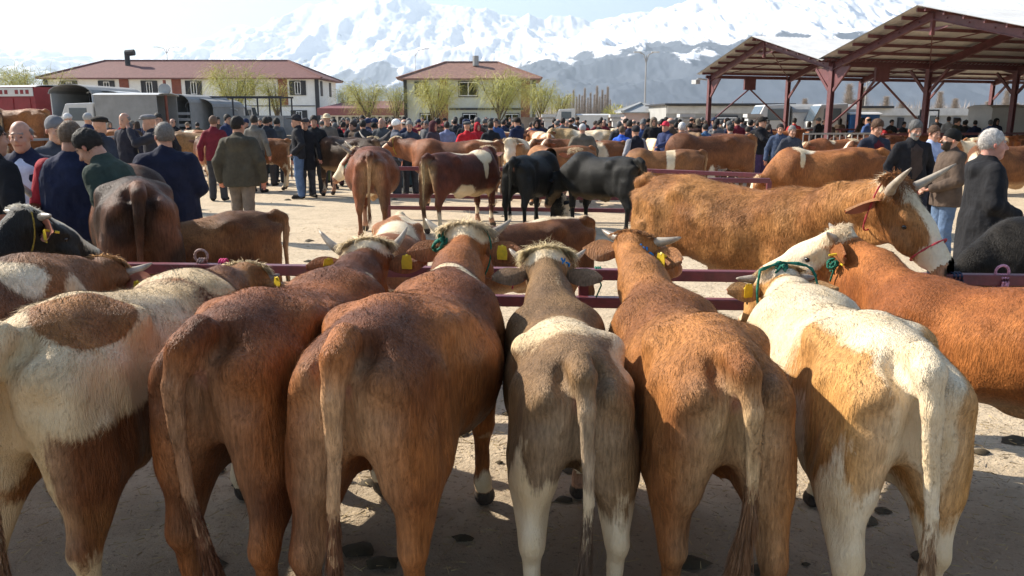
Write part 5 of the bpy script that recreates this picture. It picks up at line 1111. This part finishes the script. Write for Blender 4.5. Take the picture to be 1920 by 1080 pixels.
# ------------------------------------------------------------ mid yard
MID = 'cattle standing in the middle of the yard'
def Mc(label, u, d, rz, poll, **k):
    q = dict(h=0.020, fur=14000, furlen=0.03, furw=0.006, wz=1.22, tuftn=400, group=MID, tags=(), horn=0.0); q.update(k); return C(label, u, d, rz, poll, **q)
Mc('red brown horned cow seen from behind, white muzzle and green rope', 694, 11.7, 98, (660,285,13.4), sc=1.1, wid=1.25, bellyw=1.15, category='cow', name='cow', male=False, yaw=75, pitch=-50, horn=0.16, horncurve=1.0, hornout=(0.6,0.3,0), base=(0.19,0.062,0.032), dark=(0.10,0.035,0.022), dirt=0.5, patches=[((0.5,0.1,0.6),(0.15,0.15,0.08))], hpatches=[((0.36,0,-0.05),(0.2,0.12,0.12))], ropes=[('rope_knot',GREEN,[(0.08,0.11,-0.12)],0.035)], sock=0.1)
Mc('dark brown bull with white saddle patch and pale belly, tied behind the horned cow', 800, 12.6, 52, (918,282,14.2), sc=1.04, yaw=10, pitch=-50, base=(0.15,0.045,0.03), dark=(0.075,0.024,0.018), light=(0.55,0.42,0.28), patches=[((0.75,0,1.22),(0.3,0.12,0.05)),((1.12,-0.1,1.15),(0.13,0.25,0.13)),((1.1,-0.22,0.95),(0.06,0.1,0.15)),((0.62,-0.15,0.62),(0.3,0.2,0.14))], sock=0.35)
Mc('glossy black bull with pale muzzle, left of the pair of black bulls', 962, 12.6, 66, (1055,372,13.8), sc=1.0, wz=1.24, yaw=-25, pitch=-55, base=(0.016,0.016,0.018), dark=(0.008,0.008,0.009), light=(0.03,0.03,0.03), horn=0.12, hpatches=[((0.2,0,0),(0.3,0.2,0.2))], whiteface=False, sock=0)
Mc('glossy black bull, right of the pair of black bulls, facing left', 1200, 12.3, 128, (1.75,0.2,0.85), sc=1.0, wz=1.24, pitch=-65, base=(0.018,0.018,0.020), dark=(0.009,0.009,0.010), light=(0.16,0.11,0.07), light_rear=0.3, patches=[], whiteface=False, sock=0)
Mc('long red brown cow with white blaze standing behind the saddle patched bull', 935, 16.2, 172, (738,262,17.0), sc=1.12, category='cow', name='cow', male=False, yaw=-20, pitch=-35, base=(0.24,0.09,0.045), dark=(0.13,0.05,0.03), hpatches=[((0.2,0,0),(0.34,0.08,0.14))], patches=[((0.2,0,1.25),(0.2,0.15,0.05))], ropes=[('halter',OCH,halter(),0.01)])
Mc('cream headed bull with drooping ears facing the camera in the middle', 966, 19.5, -88, (956,268,17.6), sc=1.08, yaw=0, pitch=-70, base=(0.42,0.26,0.14), dark=(0.3,0.17,0.09), patches=[((1.2,0,1.1),(0.3,0.3,0.3))], hpatches=[((0.1,0,0.05),(0.3,0.2,0.2))], eardrop=-0.6)
Mc('white faced red bull peering over the backs of the two black bulls', 1110, 17.5, 205, (1078,284,15.2), sc=1.0, yaw=50, pitch=-38, base=(0.36,0.16,0.07), dark=(0.25,0.10,0.045), hpatches=[((0.15,0,-0.02),(0.4,0.2,0.25))])
Mc('tan bull with a white band behind the shoulder, right of the black bulls', 1318, 16.0, 176, (1150,330,16.2), sc=0.98, yaw=0, pitch=-60, base=(0.30,0.14,0.065), dark=(0.19,0.085,0.045), patches=[((0.66,0,1.1),(0.10,0.5,0.5))])
Mc('brown cow bending down with white face near the far rail', 1408, 17.2, 188, (1335,320,16.8), sc=1.2, category='cow', name='cow', male=False, yaw=60, pitch=-65, base=(0.23,0.09,0.042), dark=(0.14,0.055,0.028), horn=0.14)
Mc('large orange bull with white shoulder stripe, head down before the young man', 1655, 12.9, 174, (1.8,0.1,0.75), sc=1.1, wz=1.2, wid=1.1, bellyw=1.15, pitch=-70, base=(0.35,0.14,0.055), dark=(0.23,0.085,0.035), light=(0.4,0.25,0.15), patches=[((1.12,0,1.22),(0.17,0.3,0.09)),((1.18,0.2,1.05),(0.05,0.12,0.16)),((1.18,-0.2,1.05),(0.05,0.12,0.16)),((0.5,0.2,0.72),(0.04,0.1,0.05))], dirt=0.7, light_rear=0.3)
Mc('brown cattle rump with pale legs behind the man in the olive parka', 400, 20.5, 120, (1.75,0,1.2), sc=1.05, base=(0.26,0.11,0.055), dark=(0.13,0.05,0.03), light=(0.6,0.45,0.35), light_rear=1.2, sock=0.5)
Mc('orange brown cow with pale hind legs just right of the man in the olive parka', 540, 20.8, 186, (1.75,0,1.15), sc=1.05, base=(0.30,0.125,0.055), dark=(0.19,0.075,0.035), light=(0.6,0.45,0.35), light_rear=1.2, sock=0.5, category='cow', name='cow')
Mc('dun coloured bull behind the navy coated man', 300, 23, 12, (1.8,0,1.2), sc=1.15, base=(0.27,0.15,0.075), dark=(0.20,0.10,0.05))
Mc('cream white heifer behind the men at the left', 262, 17, 205, (1.8,0,1.15), sc=1.0, base=(0.6,0.48,0.34), dark=(0.5,0.38,0.25), category='heifer', name='heifer')
Mc('curly brown cow at the far right behind the white haired man', 2000, 14.5, 176, (1850,285,14.5), sc=1.1, base=(0.20,0.085,0.04), dark=(0.10,0.04,0.022), horn=0.08, category='cow', name='cow')
Mc('small red and white bull beside the pavilion corner post', 1618, 21.5, 196, (1.75,0,1.1), sc=1.03, base=(0.34,0.13,0.06), dark=(0.26,0.10,0.05), patches=[((0.35,0,1.2),(0.14,0.3,0.15)),((1.0,0,1.2),(0.12,0.3,0.12))])
Mc('dark brown cow between the crowd and the pavilion corner', 1452, 23, 84, (1.8,0.1,1.2), sc=1.05, base=(0.13,0.05,0.03), dark=(0.08,0.03,0.02), category='cow', name='cow')
Mc('dark horned cow half hidden behind the red brown horned one', 705, 18.5, 150, (700,262,19.5), sc=1.1, yaw=-60, horn=0.2, horncurve=1.0, base=(0.10,0.05,0.035), dark=(0.05,0.03,0.022), category='cow', name='cow', whiteface=False)
Mc('grey tan bull rump right of the man with the red cap', 1310, 22, 100, (1.8,0,1.2), sc=1.15, base=(0.22,0.14,0.09), dark=(0.15,0.09,0.06))
# far cattle: shared variants
FV = [cow('variant', 'cow', 'cow', (0,0), 0, 1.0, (1.8,0.15,1.22), 15, -50, h=0.028, fur=2500, furlen=0.04, furw=0.015, wz=1.23, tuftn=0, horn=0, tags=(), male=False, base=b, dark=d_, light=(0.5,0.36,0.26), sock=0.3, patches=p) for b, d_, p in (
    ((0.30,0.12,0.05),(0.2,0.07,0.035),[]), ((0.34,0.14,0.06),(0.25,0.09,0.045),[((1.0,0,1.1),(0.25,0.4,0.4)),((0.2,0,1.2),(0.2,0.3,0.1))]), ((0.11,0.045,0.03),(0.06,0.025,0.02),[]), ((0.5,0.36,0.22),(0.36,0.22,0.12),[((0.7,0,1.1),(0.5,0.5,0.4))]), ((0.22,0.09,0.045),(0.14,0.055,0.03),[((0.6,0.1,0.9),(0.2,0.4,0.3))]))]
VN = ['plain red brown','red and white spotted','dark brown','cream','brown with a pale side']
used = [0]*5; taken = []
def far_cow(u, d, rz, k, where, sc=1.0, z=0.0):
    o = FV[k] if not used[k] else copy_tree(FV[k]); used[k] = 1; o.location = (gx(u,d,1),d,z); o.rotation_euler.z = R(rz); o.scale = (sc,)*3
    o['label'] = '%s cow %s' % (VN[k], where); o['group'] = 'cattle among the crowd'; taken.append((o.location.x+math.cos(R(rz))*0.9*sc, d+math.sin(R(rz))*0.9*sc, 1.2)); return o
ZON = lambda u: 'before the trucks at the left' if u < 400 else ('in front of the long building' if u < 600 else ('before the low plum roofed shops' if u < 757 else ('in front of the villa' if u < 1005 else ('before the brown boundary wall' if u < 1250 else ('near the pavilion corner' if u < 1450 else ('under the left pavilion bays' if u < 1640 else 'under the right pavilion bays'))))))
for i, (u, d, rz, k, sc) in enumerate(((1030,24,100,1,1.1),(1010,28,180,3,1.1),(1050,21,160,1,1.0),(1120,21.5,190,4,1.0),(1170,19,185,4,1.05),(1150,26.5,170,3,1.15),(1215,23.5,-80,3,1.0),(1290,27,120,3,1.1),(900,27,10,4,1.1),(780,28,15,3,1.1),(690,30,190,0,1.1),(850,33,170,0,1.1),
    (600,27,80,4,1.1),(520,30,200,3,1.1),(455,27,170,1,1.1),(395,29,185,3,1.1),(340,26,10,1,1.15),(240,27,180,0,1.15),(1230,30,10,2,1.1),(1340,31,190,1,1.1),(1415,29,10,0,1.1),(960,32,200,1,1.1),(1080,33,185,3,1.1),(1140,35,10,1,1.1),
    (1560,25,10,2,1.0),(1740,19,170,4,1.0),(1810,24,10,1,1.0),(1880,20,185,1,1.05),(1690,27,180,2,1.0),(1500,31,190,0,1.0),(1600,34,10,4,1.0),(1760,30,190,0,1.0),(1905,28,10,4,1.0),(150,23,180,0,1.2),(60,24,184,4,1.2),(1380,24,170,2,1.1))): far_cow(u,d,rz,k,ZON(u),sc)
# two brown cattle high on a flatbed trailer at the left edge
t = thing('flatbed_trailer', 'low flatbed trailer carrying two brown cattle at the left edge', 'trailer', (gx(20,22),22,0)); m = MB(); m.box((0,0.2,0.62),(5.2,2.6,0.14)); m.build('deck', M_DARK, t)
for x in (-1.6,1.6):
    for s in (-1,1): wheel(t, x, s*1.1+0.2, 0.36)
far_cow(95,22.2,181,0,'standing on the flatbed trailer, its rump to the right',1.1,0.69); far_cow(5,21.7,176,2,'standing on the flatbed trailer at the picture edge',1.05,0.69)
# ------------------------------------------------------------ people
def Pp(label, u, vt, d, rz, **k):
    z = px(u, vt, d).z; taken.append((gx(u,d,1.2), d, 0.55)); q = dict(h=0.011); q.update(k); return person(label, (gx(u,d,1.4), d), rz, ht=max(1.58,min(1.92,z)), **q)
GH = (0.20,0.19,0.18); BH = (0.02,0.017,0.015); BRH = (0.09,0.05,0.03); NAVY = (0.016,0.02,0.045); BLK = (0.014,0.014,0.017)
Pp('man in a black coat cut by the left picture edge', -12, 222, 5.9, 60, jacket=(0.012,0.012,0.014), hair='short', wide=1.15, puff=1.1)
Pp('smiling balding man in pale blue shirt under an open navy jacket', 48, 226, 7.0, -78, hair='bald', haircol=GH, jacket=NAVY, shirt=(0.50,0.55,0.66), wide=1.1, puff=1.08, arms=('down','front'))
Pp('man in a grey knitted cap behind the navy vest', 110, 219, 8.4, -40, hair='knit', haircol=(0.17,0.17,0.18), jacket=(0.05,0.055,0.07))
Pp('man in a navy vest over red sleeves with his back turned', 139, 228, 6.6, 92, hair='short', haircol=(0.14,0.10,0.07), jacket=(0.02,0.025,0.055), vest=(0.26,0.02,0.03), wide=1.25, puff=1.22, arms=('front','front'), hpitch=-12)
Pp('black haired man in a dark green quilted jacket bending to the left', 250, 222, 6.4, 176, hair='full', haircol=BH, jacket=(0.035,0.05,0.04), lean=27, arms=('front','reach'), wide=1.15, puff=1.12, hpitch=-20, hem=0.8)
Pp('grey haired man in a long navy jacket seen from behind', 312, 230, 7.9, 108, hair='short', haircol=(0.17,0.155,0.14), jacket=(0.014,0.017,0.035), trousers=(0.06,0.06,0.07), wide=1.22, puff=1.16, hem=0.76, hyaw=25, arms=('pocket','front'))
Pp('man in an olive hooded parka and brown trousers walking away', 448, 219, 12.2, 92, hair='full', haircol=BH, jacket=(0.062,0.055,0.04), trousers=(0.17,0.135,0.105), hood=True, hem=0.78, wide=1.15, puff=1.12, arms=('down','down'), hyaw=-25, stride=0.09)
Pp('young man in an open navy jacket and maroon sweater behind the orange bull', 1640, 224, 13.2, -80, hair='full', haircol=BRH, jacket=(0.025,0.03,0.045), shirt=(0.10,0.015,0.02), hpitch=-15, wide=1.1)
Pp('grey haired man with a beard in a dark coat over brown vest', 1711, 226, 11.6, -88, hair='full', haircol=(0.10,0.10,0.10), beard=(0.2,0.19,0.18), jacket=BLK, hem=0.70, shirt=(0.05,0.035,0.03), wide=1.15, hpitch=-10, skin=(0.42,0.22,0.15))
Pp('man in a light blue shirt between the bearded man and the one in black cap', 1748, 235, 13.0, -75, hair='short', haircol=BRH, jacket=(0.32,0.38,0.55), trousers=(0.03,0.03,0.04), arms=('cross','cross'), hpitch=-8)
Pp('bearded man in black cap and brown hooded jacket in profile, blue jeans', 1782, 243, 9.9, 178, hair='knit', haircol=(0.012,0.012,0.012), beard=(0.03,0.02,0.015), jacket=(0.085,0.06,0.045), trousers=(0.10,0.15,0.24), hood=True, hem=0.8, arms=('front','front'), wide=1.05, puff=1.1, hpitch=10)
Pp('white haired man in a long black hooded coat facing right', 1852, 242, 7.0, -14, hair='short', haircol=(0.45,0.42,0.39), jacket=(0.016,0.016,0.018), trousers=(0.02,0.02,0.022), hood=True, hem=0.52, wide=1.2, puff=1.2, arms=('front','front'), skin=(0.50,0.25,0.19))
Pp('grey haired man in a grey blue jacket left of the pavilion corner', 1484, 235, 17.5, -85, hair='short', haircol=GH, jacket=(0.05,0.055,0.07), trousers=(0.03,0.03,0.035))
Pp('man in blue denim jacket and dark trousers beside the grey jacketed man', 1462, 232, 19.5, -100, hair='short', haircol=BH, jacket=(0.05,0.07,0.12), trousers=(0.03,0.04,0.06))
# middle distance, x picture / top / distance
T = 0.013
for a in (("man in black polo shirt and blue jeans with bare forearm",558,215,18.5,-170,dict(jacket=(0.02,0.02,0.024),trousers=(0.09,0.14,0.24),arms=('pocket','pocket'),hair='cap',haircol=(0.03,0.03,0.035))),
    ('man in long black coat and flat cap right of the man in jeans',572,222,18.8,-60,dict(jacket=BLK,hem=0.62,hair='flatcap',haircol=(0.04,0.04,0.045))),
    ('tall man in a black suit at the edge of the open yard',590,217,19.2,-80,dict(jacket=(0.02,0.02,0.022),hair='full',haircol=BH)),
    ('man in a wide straw hat and grey brown jacket',614,216,21.0,-60,dict(jacket=(0.14,0.12,0.10),hair='hat',haircol=(0.6,0.5,0.34),arms=('front','front'))),
    ('man in dark coat left of the man in jeans',500,219,22,80,dict(jacket=(0.03,0.035,0.045))),
    ('man in a grey jacket behind the brown cow at the left',520,221,23,70,dict(jacket=(0.07,0.075,0.08))),
    ('man in black jacket with arms behind his back behind the straw hat',662,224,23,100,dict(jacket=(0.035,0.035,0.04),arms=('back','back'))),
    ('tall dark haired man in a black jumper in the middle of the crowd',680,216,24,-90,dict(jacket=(0.018,0.018,0.02),wide=1.15)),
    ('man in a grey jacket with receding hair',716,221,22,-95,dict(jacket=(0.075,0.08,0.085),hair='bald',haircol=GH)),
    ('man in a white cap and grey sweater looking right',743,224,18.8,20,dict(jacket=(0.09,0.10,0.13),hair='cap',haircol=(0.75,0.75,0.74))),
    ('old man in navy jumper beside the man in white cap',768,226,19.2,-85,dict(jacket=(0.04,0.05,0.075),hair='short',haircol=GH)),
    ('woman in a maroon headscarf and striped cardigan',812,226,20.5,-30,dict(jacket=(0.06,0.05,0.06),hair='scarf',haircol=(0.08,0.03,0.035),category='person')),
    ('man in a blue and white striped sweater',838,228,22.5,110,dict(jacket=(0.2,0.22,0.34))),
    ('man in a bright red jacket and grey flat cap',876,228,20.0,100,dict(jacket=(0.45,0.02,0.03),hair='flatcap',haircol=(0.07,0.075,0.08))),
    ('woman in a red coat and red headscarf left of the dark jacketed man',895,229,24,-60,dict(jacket=(0.42,0.02,0.03),hair='scarf',haircol=(0.35,0.02,0.03))),
    ('man in a black jacket seen from behind near the cream headed bull',920,228,21.5,95,dict(jacket=(0.02,0.022,0.026))),
    ('man in a checked brown shirt and grey cap seen from behind',1092,233,18.6,92,dict(jacket=(0.14,0.12,0.09),hair='knit',haircol=(0.42,0.42,0.42),wide=1.25,puff=1.15,plaid=1)),
    ('man in a bright blue jacket behind the man in black vest',1166,236,19.5,60,dict(jacket=(0.04,0.12,0.55),hair='short',haircol=(0.12,0.08,0.05))),
    ('man in a black vest over grey sleeves and dark cap seen from behind',1192,236,17.3,120,dict(jacket=(0.018,0.018,0.026),vest=(0.26,0.26,0.28),hair='knit',haircol=(0.03,0.03,0.035),wide=1.12,puff=1.12)),
    ('man in a red cap and navy jacket stretching out his arm',1248,228,20.5,-140,dict(jacket=(0.03,0.04,0.10),hair='cap',haircol=(0.55,0.04,0.07),arms=('reach','front'))),
    ('white haired man in a dark jacket with a red and white back panel',1278,229,17.8,95,dict(jacket=(0.04,0.04,0.045),hair='short',haircol=(0.5,0.49,0.47),wide=1.2,puff=1.15)),
    ('man in a blue shirt seen from behind near the pavilion post',1322,232,23,120,dict(jacket=(0.07,0.14,0.25),hair='short')),
    ('man in orange jacket with reddish hair near the pavilion post',1368,238,22,-90,dict(jacket=(0.45,0.11,0.04),hair='short',haircol=(0.3,0.1,0.05))),
    ('man in a dark brown coat with his back turned under the eave',1402,240,23,80,dict(jacket=(0.07,0.06,0.055),hair='short')),
    ('man in a grey hoodie beside the blue shirted man',1340,232,25,85,dict(jacket=(0.14,0.135,0.13),hair='short')),
    ('white haired man near the trucks wearing a red scarf',130,199,20.5,-20,dict(jacket=(0.1,0.12,0.17),hair='knit',haircol=(0.5,0.5,0.5))),
    ('man in navy jacket and grey cap with his back turned near the red truck',168,198,18.5,95,dict(jacket=(0.015,0.025,0.07),hair='knit',haircol=(0.3,0.3,0.3),puff=1.1)),
    ('man in a black jacket and dark cap beneath the white stock truck',190,219,12.5,70,dict(jacket=(0.03,0.035,0.05),hair='flatcap',haircol=BH)),
    ('bald man in black jacket with white stripe behind the bending man',238,208,15.5,-110,dict(jacket=(0.02,0.02,0.03),hair='bald',haircol=GH)),
    ('man in a grey flat cap and dark jacket holding a cup',284,215,14.5,-160,dict(jacket=(0.03,0.03,0.04),hair='flatcap',haircol=(0.16,0.16,0.17),arms=('up','down'))),
    ('dark haired man in dark coat beside the one in grey flat cap',300,212,16.0,-60,dict(jacket=(0.02,0.02,0.025))),
    ('man in a dark red sweater seen from behind left of the olive parka',402,217,18,95,dict(jacket=(0.16,0.02,0.03),hair='short',haircol=(0.15,0.09,0.06))),
    ('man in grey jacket to the right of the olive parka',478,216,20,80,dict(jacket=(0.16,0.15,0.13),hair='short')),
    ('man in a navy puffer jacket near the cloth covered pickup',428,214,23,-30,dict(jacket=(0.03,0.04,0.09)))):
    k = dict(a[5]); k.pop('plaid',None); Pp(a[0],a[1],a[2],a[3],a[4],h=T,**k)
# shared figures for the distant crowd
VAR = [dict(arms=('down','down'),hair='short'),dict(arms=('pocket','front'),hair='full'),dict(arms=('back','back'),hair='full'),dict(arms=('cross','cross'),hair='short'),dict(arms=('down','reach'),hair='cap'),dict(arms=('front','down'),hair='bald'),dict(arms=('front','front'),hair='scarf'),dict(arms=('swing','down'),hair='short',hem=0.68,stride=0.12)]
HN = ['short hair','thick hair','hands held behind','arms folded','peaked cap','bald','headscarf','long coat']
VO = [person('variant', (0,0), 0, h=0.021, ht=1.76, jacket=(0.03,0.03,0.035), **v) for v in VAR]; vu = [0]*8
COLS = [('black',(0.014,0.014,0.017)),('charcoal',(0.035,0.036,0.04)),('navy',(0.018,0.024,0.055)),('brown',(0.075,0.05,0.035)),('grey',(0.12,0.12,0.125)),('olive',(0.06,0.06,0.04)),('blue',(0.05,0.09,0.22)),('maroon',(0.15,0.02,0.03)),('white',(0.55,0.55,0.55)),('red',(0.42,0.03,0.035)),('beige',(0.30,0.24,0.17))]
CP = np.array([24,16,14,9,10,6,6,5,4,3,3],float); CP /= CP.sum()
HC = [BH,BH,(0.04,0.03,0.025),(0.10,0.10,0.10)]
def crowd(n, u0, u1, d0, d1, zlift=0.0):
    c = 0; tries = 0
    while c < n and tries < n*40:
        tries += 1; u = rng.uniform(u0,u1); d = d0+(d1-d0)*rng.random()**0.85; x = gx(u,d,1.2)
        if any((x-a)**2+(d-b)**2 < r*r for a,b,r in taken): continue
        taken.append((x,d,0.5)); k = int(rng.integers(0,8)); ci = int(rng.choice(len(COLS),p=CP)); o = VO[k] if not vu[k] else copy_tree(VO[k]); vu[k] = 1
        back = rng.random() < 0.55; f = rng.uniform(40,140) if back else rng.uniform(-150,-30)
        o.location = (x,d,0); o.rotation_euler.z = R(f); s_ = rng.uniform(1.62,1.84)/1.76; o.scale = (s_*rng.uniform(0.98,1.1),s_*rng.uniform(0.98,1.12),s_)
        for ch in o.children:
            nm = ch.name.split('.')[0]
            if nm in ('jacket','coat','vest'): ch.color = (*COLS[ci][1],1)
            elif nm == 'trousers': ch.color = (*[q*rng.uniform(0.5,1.3) for q in ((0.05,0.05,0.06),(0.05,0.07,0.12),(0.09,0.07,0.05))[int(rng.integers(0,3))]],1)
            elif nm == 'hair': ch.color = (*HC[int(rng.integers(0,4))],1)
            elif nm in ('cap','headscarf'): ch.color = (*(HC+[(0.03,0.04,0.08),(0.16,0.13,0.1)])[int(rng.integers(0,6))],1)
        o['label'] = 'distant figure, %s, %s clothes, %s, %s' % (HN[k], COLS[ci][0], 'seen from behind' if back else 'facing this way', ZON(u)); o['group'] = 'people in the distant market crowd'; c += 1
crowd(24, 600, 760, 21, 28); crowd(22, 1200, 1440, 21, 28); crowd(56, 620, 1010, 23, 37); crowd(56, 1000, 1440, 23.5, 38); crowd(40, 640, 1440, 38, 52); crowd(20, 400, 620, 24, 38); crowd(14, 150, 400, 24, 34); crowd(26, 1440, 1900, 26, 44)

for o_ in COL.objects:
    if 'label' in o_ and o_.parent is None and not (4 <= len(o_['label'].split()) <= 16): print('LONG', o_['label'])
